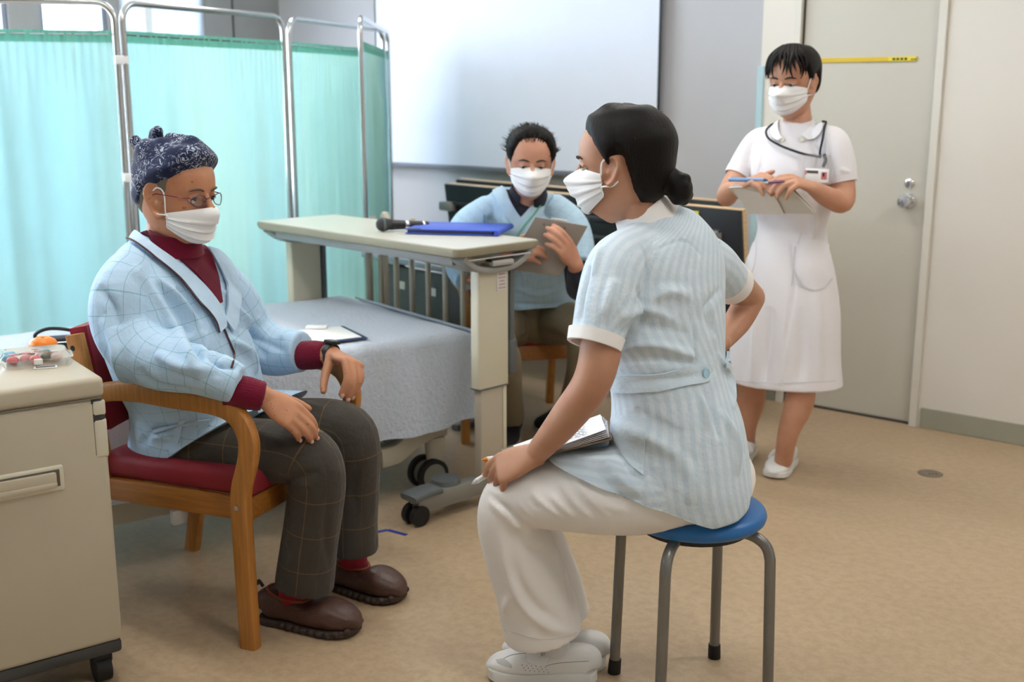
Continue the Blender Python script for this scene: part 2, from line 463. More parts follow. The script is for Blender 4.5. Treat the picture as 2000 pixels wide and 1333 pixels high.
# ceiling lamps (above the picture)
LAMP_S = [-4.6, -2.4, -.2]; LAMP_N = [1.5, 3.7]
for si, s_ in enumerate(LAMP_S):
    for ni, n_ in enumerate(LAMP_N):
        lp = empty('ceiling_lamp', room(s_, n_, Z_C - .02), ROOM_ROT, label='white fluorescent ceiling lamp, %s row from the windows, %s from the back wall' % (('first', 'second', 'third')[si], ('second', 'nearest')[ni]), cat='lamp', group='ceiling lamps')
        k = MB(); k.box((0, 0, 0), (1.24, .24, .04), .005); k.build('housing', plain('lamp_white', (235, 235, 235), .5), lp)
        ld = bpy.data.lights.new('fluorescent_tubes', 'AREA'); ld.shape = 'RECTANGLE'; ld.size = 1.2; ld.size_y = .2; ld.energy = LAMP_POWER; ld.color = LAMP_COLOR
        lo = bpy.data.objects.new('fluorescent_tubes', ld); COL.objects.link(lo); lo.parent = lp; lo.location = (0, 0, -.024)

# projection screen on the back wall
def s_at(px, n): # room s where column px meets the plane n (at horizon height)
    u = (px - 1000) / F_PX * 1.0
    # X/Y = u / cos(TILT) at the horizon
    k = u / (math.cos(TILT) + math.tan(TILT) * math.sin(TILT))
    # X = s RX + n NX ; Y = s RY + n NY
    return (k * n * NY - n * NX) / (RX - k * RY)
sA, sB = s_at(750, N_BACK), s_at(1301, N_BACK)
scr = empty('projection_screen', room((sA + sB) / 2, N_BACK - .06, 1.0), ROOM_ROT, label='large white pull-down projection screen on the back wall', cat='projection screen')
W = sB - sA
k = MB(); k.box((0, 0, .80), (W, .004, 1.56)); k.build('screen_sheet', plain('screen_fabric', (228, 234, 248), .85, vary=.01), scr)
for xb, wb in ((W / 2 - .006, .014), (-W / 2 + .004, .008)):
    k = MB(); k.box((xb, -.002, .80), (wb, .005, 1.56)); k.build('black_border', plain('screen_border', (46, 50, 54), .7), scr)
k = MB(); k.box((0, 0, .015), (W + .02, .022, .028), .006); k.build('weight_bar', plain('bar_grey', (120, 124, 134), .5), scr)
k = MB(); k.box((0, 0.01, 1.585), (W + .12, .09, .06), .01); k.build('roller_case', plain('lamp_white', (235, 235, 235), .5), scr)
# ================================================================== furniture
E1, E2 = Vector((-.8, -.6, 0)), Vector((-.6, .8, 0))      # along the bed, across the bed
BED_B = Vector((-.187, 4.08, 0))
BLACK = plain('black_plastic', (26, 26, 28), .45)
DGREY = plain('dark_grey_plastic', (92, 98, 100), .5)
CREAM = plain('cream_plastic', (188, 178, 157), .42, vary=.02)
CREAM2 = plain('cream_metal', (206, 200, 180), .4, vary=.02)
GREY_P = plain('grey_plastic', (150, 152, 148), .45)
RUBBER = plain('black_rubber', (18, 18, 19), .65)

# ---------------- bedside cabinet
cab = empty('bedside_cabinet', (-.959, 2.591, 0), math.atan2(.59, .81), label='cream bedside cabinet on black casters at the left edge', cat='cabinet')
# local: x along the front (0 = right corner, negative to the left), y into depth
CW, CDp, CH = .55, .36, .785
k = MB(); k.box((-CW / 2, CDp / 2, (.115 + .735) / 2), (CW, CDp, .735 - .115), .014, 3); k.build('body', CREAM, cab)
k = MB(); k.box((-CW / 2, CDp / 2, .760), (CW + .002, CDp + .002, .05), .013, 4); k.build('cabinet_top', CREAM, cab)
k = MB(); k.box((-CW / 2, -.001, .735), (CW - .02, .004, .003)); k.build('seam', plain('seam_dark', (120, 112, 98), .6), cab)
k = MB(); k.box((-CW / 2, CDp / 2, .100), (CW - .005, CDp - .005, .035), .01); k.build('base_skirt', plain('charcoal_plastic', (58, 58, 58), .5), cab)
# recessed pull
k = MB(); k.box((-.26, -.002, .56), (.305, .012, .062), .006, 3); pull = k.build('drawer_pull', CREAM2, cab)
k = MB(); k.box((-.26, -.006, .562), (.285, .008, .042), .003); k.build('pull_shadow_gap', plain('pull_shade_brown', (96, 88, 74), .6), pull)  # brown block paints in the shade behind the pull bar
k = MB(); k.box((-.264, -.011, .560), (.275, .014, .036), .004, 2); k.box((-.264, -.014, .548), (.275, .014, .014), .004); k.build('pull_bar', CREAM, pull)
# side lever wrapping the corner
k = MB(); k.box((-.0192, .022, .660), (.039, .045, .146), .01, 3); lev = k.build('lever_recess', plain('charcoal_plastic', (58, 58, 58), .5), cab)
k = MB(); k.box((-.0160, .0215, .710), (.0345, .046, .04), .008, 3); k.build('lever_cap', CREAM2, lev)
k = MB(); k.box((-.0160, .0215, .636), (.0345, .046, .098), .008, 3); k.build('lever', CREAM2, lev)
for x_, y_ in ((-.045, .05), (-.045, CDp - .06), (-CW + .05, .05), (-CW + .05, CDp - .06)):
    k = MB(); k.cyl((x_ - .018, y_, .035), (x_ + .018, y_, .035), .035, n=24); k.cyl((x_, y_, .04), (x_, y_, .085), .014); k.box((x_, y_, .062), (.05, .04, .03), .008)
    k.build('caster', RUBBER, cab)

def cabp(x, y, z=CH): return parent_matrix(cab) @ Vector((x, y, z))
# mandarin orange
k = MB(); k.lathe([(0, .003), (.012, .001), (.026, .006), (.034, .018), (.035, .028), (.030, .038), (.018, .045), (.006, .044), (0, .042)], 28)
t = NT('orange_peel'); co = t.coord(); t.set(color=t.mix(t.noise(co, 12, 3), lin((238, 120, 14)), lin((250, 146, 30))), rough=.45); t.bump(t.noise(co, 350, 1), .35, .001)
orp = onz(86, 693, CH)
orange = k.build('mandarin_orange', t.m); orange.location = orp; tag(orange, 'bright orange mandarin on the cream bedside cabinet', 'orange')
k = MB(); k.lathe([(0, .0455), (.004, .045), (.0045, .042), (0, .041)], 10); k.build('stem_scar', plain('stem_green', (96, 110, 40), .7), orange)
# clear plastic clamshell of sweets
t = NT('clear_plastic'); t.set(color=(1, 1, 1, 1), rough=.05, trans=.92, ior=1.12, spec=.6); CLEARP = t.m
trp = onz(70, 712, CH)
tray = empty('plastic_food_tray', trp, math.atan2(.59, .81) - .22, label='clear plastic tray of pink and green sweets on the bedside cabinet', cat='food tray')
def shell(lx, ly, h, z0, flare, up=True):
    k = MB(); P = []
    for (sc, z) in ((1.0 + flare, z0 + (h if up else 0)), (1.0 + flare * .6, z0 + (h if up else 0)), (1.0, z0 + h * .5), (.94, z0 + (0.001 if up else h)), (.1, z0 + (0.001 if up else h))):
        ring = []
        for q in range(32):
            a_ = 2 * PI * q / 32; cx, sy = math.cos(a_), math.sin(a_)
            ring.append((lx * sc * math.copysign(abs(cx) ** .35, cx), ly * sc * math.copysign(abs(sy) ** .35, sy), z))
        P.append(ring)
    k.grid(np.array(P), True); return k
shell(.075, .045, .02, 0, .16).build('tray', CLEARP, tray)
shell(.074, .044, .016, .021, .14, False).build('lid', CLEARP, tray)
for (x_, y_, c_) in ((-.05, -.008, (214, 92, 96)), (-.022, .006, (222, 150, 148)), (.0, -.014, (206, 110, 108)), (.022, .004, (70, 84, 60)), (.048, -.006, (214, 190, 176)), (-.058, .02, (110, 178, 204)), (.012, .022, (196, 150, 140))):
    k = MB(); k.ball((x_, y_, .014), .0135, 14, (1.05, .9, .85)); k.build('sweet', plain('sweet_%d_%d' % (c_[0], c_[1]), c_, .4), tray)
k = MB(); k.box((.006, -.048, .016), (.02, .006, .014), .002); k.build('tape_tab', plain('paper_white', (236, 236, 232), .7), tray)
# small printed card in front of the tray
k = MB(); k.box((0, 0, .0015), (.052, .024, .002), .0004); o = k.build('paper_card', plain('paper_white', (236, 236, 232), .7)); o.location = onz(89, 719, CH); o.rotation_euler = (0, 0, .38)
tag(o, 'small white paper card in front of the sweets tray', 'card')
k = MB(); k.box((0, 0, .0027), (.044, .016, .0006)); k.build('printed_line', plain('grey_print', (120, 116, 112), .7), o)
# flat clear wrapper behind
sh = empty('sweets_wrapper', onz(22, 693, CH), .4, label='pale green printed wrapper behind the sweets tray', cat='wrapper')
gx, gy = np.meshgrid(np.linspace(-.06, .06, 14), np.linspace(-.03, .03, 8), indexing='ij')
gz = .006 + .004 * np.sin(gx * 90) * np.cos(gy * 110)
k = MB(); k.slab(np.stack([gx, gy, gz], 2), .0006); k.build('wrapper_film', plain('wrapper_green', (168, 198, 194), .2, .0, spec=.8), sh)
k = MB()
for i in range(5): k.box((-.045 + i * .014, -.012, .0115), (.008, .004, .0008))
k.build('printed_letters', plain('wine_print', (130, 60, 84), .6), sh)

# ---------------- wooden armchairs
WOOD = wood('beech_stain', (178, 118, 52), 'Z'); WOODX = wood('beech_stain_y', (168, 108, 46), 'Y')
RED = cloth('red_vinyl', (142, 46, 54), rough=.45, weave=260, bump=.12, sheen=0, vary=.03)
def make_armchair(loc, rz, label, arm_x=.262):
    ch = empty('armchair', loc, rz, label=label, cat='chair', group='wooden armchairs with red seats')
    # local: y forward, x to the sitter's right ; origin = middle of front legs
    for sx in (-1, 1):
        k = MB()
        pth = [(sx * arm_x, .000, 0), (sx * arm_x, -.004, .20), (sx * arm_x, -.006, .36), (sx * arm_x, -.002, .44), (sx * arm_x, .022, .52), (sx * arm_x, .026, .58), (sx * arm_x, -.004, .635), (sx * arm_x, -.07, .658), (sx * arm_x, -.2, .663), (sx * arm_x, -.33, .668), (sx * arm_x, -.43, .655), (sx * arm_x, -.50, .62)]
        k.sweep(pth, .036, .050, (1, 0, 0), sub=6, round_=.008)
        f = k.build('side_frame', WOOD, ch)
        k = MB(); k.cyl((sx * (arm_x + .0), -.008, .395), (sx * (arm_x + .0205), -.008, .395), .007, n=16); k.build('bolt', CHROME, f)
        k = MB(); k.sweep([(sx * (arm_x - .03), -.56, 0), (sx * (arm_x - .03), -.50, .30), (sx * (arm_x - .03), -.475, .45), (sx * (arm_x - .03), -.50, .62), (sx * (arm_x - .03), -.535, .80)], .034, .046, (1, 0, 0), sub=5, round_=.008)
        lg = k.build('back_leg', WOOD, ch)
        k = MB(); k.cyl((sx * (arm_x - .03), -.53, .765), (sx * (arm_x - .0125), -.53, .765), .008, n=14); k.build('bolt', BLACK, lg)
        k = MB(); k.box((sx * (arm_x - .032), -.24, .375), (.024, .47, .062), .004); k.build('seat_rail', WOODX, ch)
    k = MB(); k.box((0, -.008, .375), (2 * arm_x - .03, .024, .062), .004); k.build('front_rail', WOODX, ch)
    k = MB(); k.box((0, -.475, .375), (2 * arm_x - .07, .024, .062), .004); k.build('back_rail', WOODX, ch)
    k = MB(); k.box((0, -.235, .44), (2 * arm_x - .05, .50, .072), .028, 4); cu = k.build('seat_cushion', RED, ch)
    k = MB(); 
    pts = [(-(arm_x - .045), .012, .437), (arm_x - .045, .012, .437), (arm_x - .03, 0, .437), (arm_x - .0265, -.47, .437), (-(arm_x - .0265), -.47, .437), (-(arm_x - .03), 0, .437)]
    k.tube(pts, .0022, 6, closed=True); k.build('piping', RED, cu)
    # slightly bowed backrest
    P = []
    for i in range(9):
        z = .53 + i * .285 / 8
        P.append([(-(arm_x - .05) + j * 2 * (arm_x - .05) / 10, -.468 - .075 * ((z - .45) / .37) - .03 * (1 - ((j - 5) / 5) ** 2), z) for j in range(11)])
    k = MB(); k.slab(np.array(P), .05); o = k.build('backrest', RED, ch)
    return ch
cf = Vector((.93, -.37, 0)).normalized()
ch_side = Vector((cf.y, -cf.x, 0))       # sitter's right
fr_near = Vector((-.692, 2.774, 0))
make_armchair(fr_near - ch_side * .262, math.atan2(cf.y, cf.x) - PI / 2, 'wooden armchair with red seat holding the man in the bandana')
cf2 = Vector((.2, -.98, 0)); 
make_armchair(Vector((.062, 4.64, 0)), math.atan2(cf2.y, cf2.x) - PI / 2, 'wooden armchair with red seat behind the overbed table')

# ---------------- round stool
ST_C = Vector((.432, 2.545, 0))
st = empty('round_stool', ST_C, math.atan2(2.637 - 2.543, .25 - .4235), label='round stool with blue seat and grey tubular legs', cat='stool')
k = MB(); k.lathe([(0, .448), (.13, .448), (.156, .450), (.165, .458), (.168, .468), (.165, .478), (.155, .486), (.12, .490), (.06, .491), (0, .491)], 56)
k.build('seat', plain('blue_vinyl', (28, 104, 172), .38, vary=.03, bump=.08, bscale=500), st)
TUBE = plain('grey_painted_tube', (128, 127, 124), .32, .55, vary=.03)
for q in range(4):
    a_ = q * PI / 2; d = Vector((math.cos(a_), math.sin(a_), 0))
    k = MB(); k.tube([d * r + Vector((0, 0, z)) for r, z in ((.03, .436), (.11, .436), (.145, .432), (.172, .416), (.184, .388), (.187, .34), (.197, .012))], .0132, 14, sub=5)
    lg = k.build('leg', TUBE, st)
    k = MB(); k.cyl(d * .1948 + Vector((0, 0, .038)), d * .1975, .0155, .0165, 16); k.build('rubber_foot', RUBBER, lg)
k = MB(); k.cyl((0, 0, .43), (0, 0, .448), .13, n=40); k.build('seat_plate', BLACK, st)

# ---------------- bed
bed_rot = math.atan2(E1.y, E1.x)
# local x along E1 (towards the head, left), local y: rotate -> y = perpendicular left of E1
bed = empty('hospital_bed', BED_B, bed_rot, label='low hospital bed on casters covered by a pale blue towelling sheet', cat='bed')
SGN = -1.0   # E2 is local -y
def BY(b): return SGN * b
BW, BL = .87, 1.98
TOWEL = NT('towelling'); co = TOWEL.coord()
nn = TOWEL.noise(co, 300, 3, .7); n0 = TOWEL.noise(co, 60, 3)
TOWEL.set(color=TOWEL.mix(nn, lin((202, 216, 234)), lin((228, 236, 246))), rough=.95, sheen=.4, spec=.1)
p_ = TOWEL.bump(nn, .9, .006); TOWEL.bump(n0, .6, .012, p_)
k = MB(); k.box((BL / 2, BY(BW / 2), .50), (BL, BW, .16), .04, 4); k.build('mattress', cloth('mattress_cover', (196, 204, 210)), bed)
# sheet: drapes over near side and hangs
def sheet():
    rows = []
    us = np.linspace(-.05, 1.98, 90)
    for i, u in enumerate(us):
        row = []
        prof = []
        drop = .295 + .012 * math.sin(u * 7.3) + .035 * u
        for q in range(36):
            b = BW + .015 - q * (BW + .03) / 35
            prof.append((b, .590 + .003 * math.sin(u * 21 + b * 9) * math.sin(b * 17)))
        for q in range(1, 9):
            a_ = q / 8 * PI / 2; prof.append((-.018 - .03 * math.sin(a_), .560 + .03 * math.cos(a_)))
        for q in range(1, 25):
            f = q / 24; fold = (.012 * math.sin(u * 19 + 1) + .008 * math.sin(u * 41)) * f
            prof.append((-.048 - .012 * f + fold, .560 - drop * f))
        for b, z in prof:
            e = 0.0
            # foot end rounded down
            x = u
            if u < .03: z -= (.03 - u) ** 2 * 6 if z > .5 else 0
            row.append((x, BY(b), z))
        rows.append(row)
    return np.array(rows)
k = MB(); k.slab(sheet(), .008); k.build('towel_sheet', TOWEL.m, bed)
# sheet falling over the foot end
rows = []
for i, b in enumerate(np.linspace(-.045, BW, 40)):
    row = []
    for q in range(7):
        a_ = q / 6 * PI / 2; row.append((-.045 - .03 * math.sin(a_), BY(b), .552 + .03 * math.cos(a_)))
    for q in range(1, 18):
        f = q / 17; row.append((-.075 - .01 * f + .010 * f * math.sin(b * 22), BY(b), .552 - .24 * f - .05 * f * max(0, 1 - b / .25)))
    rows.append(row)
k = MB(); k.slab(np.array(rows), .008); k.build('sheet_overhang', TOWEL.m, bed)
BEDM = plain('bed_frame_paint', (190, 182, 162), .45)
k = MB()
k.box((BL / 2 + .05, BY(BW / 2), .385), (BL - .1, BW - .06, .05), .01)
k.build('deck', plain('bed_deck_green', (116, 132, 128), .5), bed)
for y_ in (.035, BW - .035):
    k = MB(); k.box((1.05, BY(y_), .165), (1.55, .05, .075), .006); k.build('side_beam', BEDM, bed)
k = MB()
for x_ in (.45, 1.5):
    k.box((x_, BY(BW / 2), .165), (.06, BW - .1, .06), .006)
    for y_ in (.2, BW - .2): k.box((x_, BY(y_), .27), (.06, .05, .18), .006)
k.build('lift_frame', DGREY, bed)
for x_, y_ in ((.11, .02), (.11, BW - .02), (1.92, .02), (1.92, BW - .02)):
    arm = MB(); sx = 1 if x_ < 1 else -1
    arm.sweep([(x_ + sx * .24, BY(y_), .165), (x_ + sx * .17, BY(y_), .172), (x_ + sx * .10, BY(y_), .212), (x_ + sx * .02, BY(y_), .236), (x_ - sx * .035, BY(y_), .238)], .065, .075, (0, 1, 0), sub=5, round_=.012)
    cs = arm.build('caster_arm', BEDM, bed)
    k = MB(); k.cyl((x_, BY(y_), .10), (x_, BY(y_), .20), .030, .040, 24); k.cyl((x_, BY(y_), .06), (x_, BY(y_), .11), .018, .028, 20); k.build('caster_fork', BEDM, cs)
    for o_ in (-.034, .034):
        k = MB(); k.cyl((x_ + .03, BY(y_ + o_) - .011, .062), (x_ + .03, BY(y_ + o_) + .011, .062), .062, n=36); wl = k.build('caster_wheel', RUBBER, cs)
        k = MB(); k.cyl((x_ + .03, BY(y_ + o_) - .0125, .062), (x_ + .03, BY(y_ + o_) + .0125, .062), .046, n=30); k.build('wheel_disc', plain('wheel_grey', (128, 128, 116), .5), wl)
    k = MB(); k.sweep([(x_ + sx * .22, BY(y_), .225), (x_ + sx * .13, BY(y_), .262), (x_ + sx * .05, BY(y_), .282), (x_ - sx * .04, BY(y_), .284)], .05, .02, (0, 1, 0), sub=5, round_=.006); k.build('pedal_cover', DGREY, cs)
k = MB(); k.box((1.09, BY(-.0), .118), (.055, .03, .05), .006); k.build('control_box', plain('paper_white', (236, 236, 232), .7), bed)
# foot-end rails: two tubular rails with uprights
RAIL = plain('rail_beige', (176, 168, 150), .35, .25)
for ri, (xo, b0, b1, zt) in enumerate(((-.115, .03, .865, .80), (-.175, .0, .835, .83))):
    k = MB()
    k.tube([(xo, BY(b1), .36), (xo, BY(b1), .66), (xo, BY(b1), zt + .06), (xo, BY(b1 - .015), zt + .10), (xo, BY(b1 - .05), zt + .115 if ri == 0 else zt + .06)], .017, 12, sub=4)
    k.tube([(xo, BY(b1 - .03), zt), (xo, BY(b0 + .03), zt - .005), (xo, BY(b0), zt - .03), (xo, BY(b0), .36)], .0165, 12)
    rl = k.build('rail', RAIL, bed)
    for q in range(6):
        b_ = b1 - .10 - q * (b1 - b0 - .16) / 5.5
        k = MB(); k.cyl((xo, BY(b_), .40), (xo, BY(b_), zt - .005), .0105, n=12); k.build('baluster', RAIL, rl)
    k = MB(); k.cyl((xo, BY(b1), .40), (xo, BY(b0), .40), .013, n=12); k.build('lower_bar', RAIL, rl)

def bedp(a, b, z=.598): return BED_B + E1 * a + E2 * b + Vector((0, 0, z))
# clipboard with paper and name badge lying on the bed
cbp = onz(605, 660, .600)
cb = empty('clipboard', cbp, .50, label='dark blue clipboard with white paper lying on the bed', cat='clipboard')
k = MB(); k.box((0, 0, .003), (.34, .24, .004), .001); k.build('board', plain('navy_board', (44, 62, 104), .5), cb)
k = MB(); k.box((-.006, .004, .0062), (.318, .215, .0016)); k.build('paper_sheet', plain('paper_white', (236, 236, 232), .7), cb)
bd = empty('name_badge', onz(618, 641, .608), .02, label='small white name badge lying on the clipboard paper', cat='badge')
k = MB(); k.box((0, 0, .004), (.075, .045, .006), .001); k.build('badge_card', plain('badge_white', (246, 246, 244), .4), bd)
k = MB(); k.box((0, .02, .0015), (.07, .012, .002)); k.build('badge_clip', DGREY, bd)

# black pouch lying on the bed behind the cabinet
pch = empty('black_pouch', onz(122, 690, .600), .35, label='black pouch with a looped strap on the bed behind the orange', cat='pouch')
k = MB(); k.box((0, 0, .03), (.15, .09, .05), .018, 4); k.build('pouch_body', cloth('black_nylon', (34, 38, 44), weave=600, bump=.2), pch)
k = MB(); k.tube([(-.07, -.03, .045), (-.075, -.035, .075), (-.03, -.03, .09), (.04, -.02, .075), (.07, -.02, .045)], .006, 8, sub=5); k.build('strap', BLACK, pch)
k = MB(); k.tube([(-.068, -.044, .045), (.068, -.044, .045)], .0025, 6); k.build('zipper', CHROME, pch)

# ---------------- overbed table
OT = Vector((-.47, 4.309, 0)); OA = math.radians(44.43)
ol = Vector((-math.sin(OA), math.cos(OA), 0)); os_ = Vector((-math.cos(OA), -math.sin(OA), 0))
ot = empty('overbed_table', OT, math.atan2(ol.y, ol.x), label='cream overbed table on casters standing across the bed end', cat='table')
# local x along ol (far-left), local y = left of x  => equals os_ (towards the camera-left)
TL, TW = 1.24, .40
t = NT('table_laminate'); co = t.coord(); t.set(color=t.mix(t.noise(co, 40, 4, stretch=(.2, 3, 1)), lin((204, 202, 186)), lin((214, 212, 198))), rough=.3, spec=.5); LAM = t.m
def rrect(lx, ly, r, n=8):
    out = []
    for cx, cy, a0 in ((lx / 2 - r, ly / 2 - r, 0), (-lx / 2 + r, ly / 2 - r, PI / 2), (-lx / 2 + r, -ly / 2 + r, PI), (lx / 2 - r, -ly / 2 + r, 1.5 * PI)):
        for q in range(n + 1): out.append((cx + r * math.cos(a0 + q / n * PI / 2), cy + r * math.sin(a0 + q / n * PI / 2)))
    return out
k = MB(); k.prism(rrect(TL - .012, TW - .012, .03), .92, .9315); k.build('table_top', LAM, ot)
k = MB(); o1 = rrect(TL, TW, .036)
P = [[(x * s_, y * s2, z) for x, y in o1] for s_, s2, z in ((.985, .955, .932), (1.0, 1.0, .929), (1.002, 1.006, .918), (.995, .985, .904), (.97, .93, .897), (.3, .3, .897))]
k.grid(np.array(P), True); k.build('edge_moulding', plain('edge_olive', (150, 144, 122), .5), ot)
k = MB(); k.box((0, 0, .876), (1.0, .10, .035), .004); k.build('crossbar', CREAM2, ot)
k = MB(); k.box((0, .145, .880), (1.08, .018, .032), .004); k.build('apron', GREY_P, ot)
for sx in (-1, 1):
    k = MB(); k.sweep([(sx * .575, -.16, .896), (sx * .575, -.11, .862), (sx * .575, -.05, .845), (sx * .575, .05, .845), (sx * .575, .11, .862), (sx * .575, .16, .896)], .07, .022, (1, 0, 0), sub=4); br = k.build('end_bracket', GREY_P, ot)
    if sx < 0:
        k = MB(); k.box((-.612, 0, .889), (.006, .30, .006), .002); k.build('chrome_trim', CHROME2, br)
        k = MB(); k.box((-.608, -.01, .868), (.03, .10, .02), .006); k.build('release_lever', plain('light_grey_plastic', (172, 172, 168), .4), br)
        k = MB(); k.box((-.60, -.01, .879), (.03, .11, .012), .003); k.build('lever_slot', BLACK, br)
    k = MB(); k.box((sx * .565, .005, .635), (.045, .145, .43), .008, 3); cl = k.build('column_sleeve', plain('column_cream', (206, 200, 178), .42, vary=.02), ot)
    k = MB(); k.box((sx * .565, .005, .423), (.047, .147, .006), .002); k.build('sleeve_end', DGREY, cl)
    k = MB(); k.box((sx * .565, .012, .26), (.036, .105, .36), .003); k.build('inner_column', plain('column_taupe', (178, 168, 150), .45), cl)
    k = MB(); k.box((sx * .565, -.052, .26), (.036, .018, .36), .003); k.build('column_edge', plain('column_cream', (206, 200, 178), .42), cl)
    k = MB(); k.box((sx * .565, -.083, .66), (.05, .022, .36), .006); k.box((sx * .565, -.088, .52), (.056, .038, .13), .01, 3); k.build('gas_lift_cover', DGREY, cl)
    if sx < 0:
        k = MB(); k.box((-.5885, -.03, .80), (.002, .045, .07)); st_ = k.build('instruction_sticker', plain('sticker_pale', (218, 212, 206), .6), cl)
        k = MB()
        for q in range(5): k.box((-.5900, -.032, .775 + q * .012), (.001, .034 - (q % 3) * .006, .004))
        k.build('printed_lines', plain('sticker_mauve', (176, 150, 160), .6), st_)
    k = MB(); k.box((sx * .565, .06, .070), (.05, .60, .062), .006); ft = k.build('foot_bar', plain('foot_grey', (140, 140, 134), .4, .3), ot)
    for y_ in (.325, -.21):
        k = MB(); k.sweep([(sx * .565, y_ - .06, .107), (sx * .565, y_, .108), (sx * .565, y_ + .06, .100)], .085, .022, (1, 0, 0), sub=4, round_=.009); k.build('foot_cap', DGREY, ft)
        for q in (-.022, .022):
            k = MB(); k.cyl((sx * .565 + q - .011, y_ + .03, .036), (sx * .565 + q + .011, y_ + .03, .036), .036, n=28); k.build('caster_wheel', RUBBER, ft)
        k = MB(); k.cyl((sx * .565, y_ + .01, .05), (sx * .565, y_ + .01, .095), .016); k.build('caster_stem', BLACK, ft)
    k = MB(); k.cyl((sx * .53, .19, .101), (sx * .53, .19, .118), .055, .05, 30); k.build('brake_pedal', DGREY, ft)
# microphone lying on the table
mp, mq = onz(748, 440, .956), onz(833, 437, .950)
mq = onz(840, 441, .945)
dv = (mq - mp); dv.z = 0; dv.normalize()
mic = empty('microphone', Vector((mp.x, mp.y, .9325)), math.atan2(dv.y, dv.x), label='black handheld microphone with mesh head lying on the overbed table', cat='microphone')
RY90 = Matrix.Translation((0, 0, .026)) @ Matrix.Rotation(PI / 2, 4, 'Y')
t = NT('mic_mesh'); co = t.coord(); t.set(color=lin((66, 66, 70)), rough=.4, metal=.7)
ch = t.n('ShaderNodeTexVoronoi'); ch.inputs['Scale'].default_value = 420; t.l(co, ch.inputs['Vector']); t.bump(ch.outputs['Distance'], .9, .002)
k = MB(); k.lathe([(0, -.026), (.012, -.024), (.021, -.017), (.0255, -.005), (.0255, .003), (.024, .010), (.020, .026), (.0185, .03)], 28, RY90); k.build('mesh_head', t.m, mic)
k = MB(); k.lathe([(.0262, -.004), (.0266, -.001), (.0262, .003), (.025, .004), (.025, -.005)], 28, RY90); k.build('head_ring', DGREY, mic)
k = MB(); k.lathe([(0, .028), (.0195, .028), (.0185, .05), (.0165, .09), (.0145, .15), (.0135, .18), (0, .181)], 24, Matrix.Translation((0, 0, .0245)) @ Matrix.Rotation(PI / 2 + .045, 4, 'Y')); k.build('handle', BLACK, mic)
k = MB(); k.lathe([(.0172, .085), (.0176, .087), (.0172, .10), (.0166, .101)], 24, Matrix.Translation((0, 0, .0245)) @ Matrix.Rotation(PI / 2 + .045, 4, 'Y')); k.build('silver_band', CHROME2, mic)
k = MB(); k.lathe([(.0148, .155), (.0152, .157), (.0148, .164), (.0143, .165)], 24, Matrix.Translation((0, 0, .0245)) @ Matrix.Rotation(PI / 2 + .045, 4, 'Y')); k.build('silver_band', CHROME2, mic)
k = MB(); k.box((.118, 0, .0395), (.02, .008, .004), .001); k.build('switch', plain('switch_yellow', (190, 170, 70), .5), mic)
# blue binder on the table
fp0, fp1 = onz(800, 454, .9325), onz(1000, 449, .9325)
BLUEF = plain('royal_blue_cover', (52, 84, 196), .45, vary=.02)
fd = empty('blue_binder', onz(897, 452, .9325), math.radians(-12), label='thick royal blue ring binder lying on the overbed table', cat='binder')
k = MB(); k.box((0, 0, .003), (.345, .25, .004), .0015); k.build('back_cover', BLUEF, fd)
k = MB(); k.box((-.005, -.004, .010), (.32, .235, .010), .001); k.build('paper_block', plain('dark_filler', (40, 44, 66), .6), fd)
k = MB(); k.box((.0, .0, .0175), (.345, .25, .004), .0015); k.build('front_cover', BLUEF, fd)
k = MB(); k.tube([(.171, -.125, .010), (.171, .125, .010)], .0098, 14); k.build('spine', BLUEF, fd)
k = MB(); k.box((-.14, -.118, .0205), (.05, .012, .003), .001); k.build('clip', DGREY, fd)

# ---------------- low grey table with modesty panel behind the rail
lt_a, lt_b = onz(708, 496, .70), onz(960, 545, .70)
lt_a.z = 0
ltd = (lt_b - lt_a); ltL = .78; lrot = math.atan2(ltd.y, ltd.x)
lt = empty('side_table', lt_a, lrot, label='long grey table with dark modesty panel behind the bed rail', cat='table')
k = MB(); k.box((ltL / 2, .16, .70), (ltL, .34, .028), .006); k.build('table_top', plain('table_blue_grey', (132, 142, 152), .4), lt)
k = MB(); k.box((ltL / 2 + .05, .03, .47), (ltL - .10, .014, .40), .003); k.build('modesty_panel', plain('panel_charcoal', (66, 68, 66), .55), lt)
for x_ in (.10, ltL - .06):
    k = MB(); k.box((x_, .14, .35), (.035, .05, .67), .004); k.box((x_, .14, .015), (.04, .30, .03), .006); k.build('leg', plain('leg_grey', (120, 124, 126), .4, .4), lt)
for x_ in (.28, .52):
    k = MB(); k.box((x_, .0215, .585), (.07, .002, .035)); k.build('paper_label', plain('sticker_pale', (218, 212, 206), .6), lt)

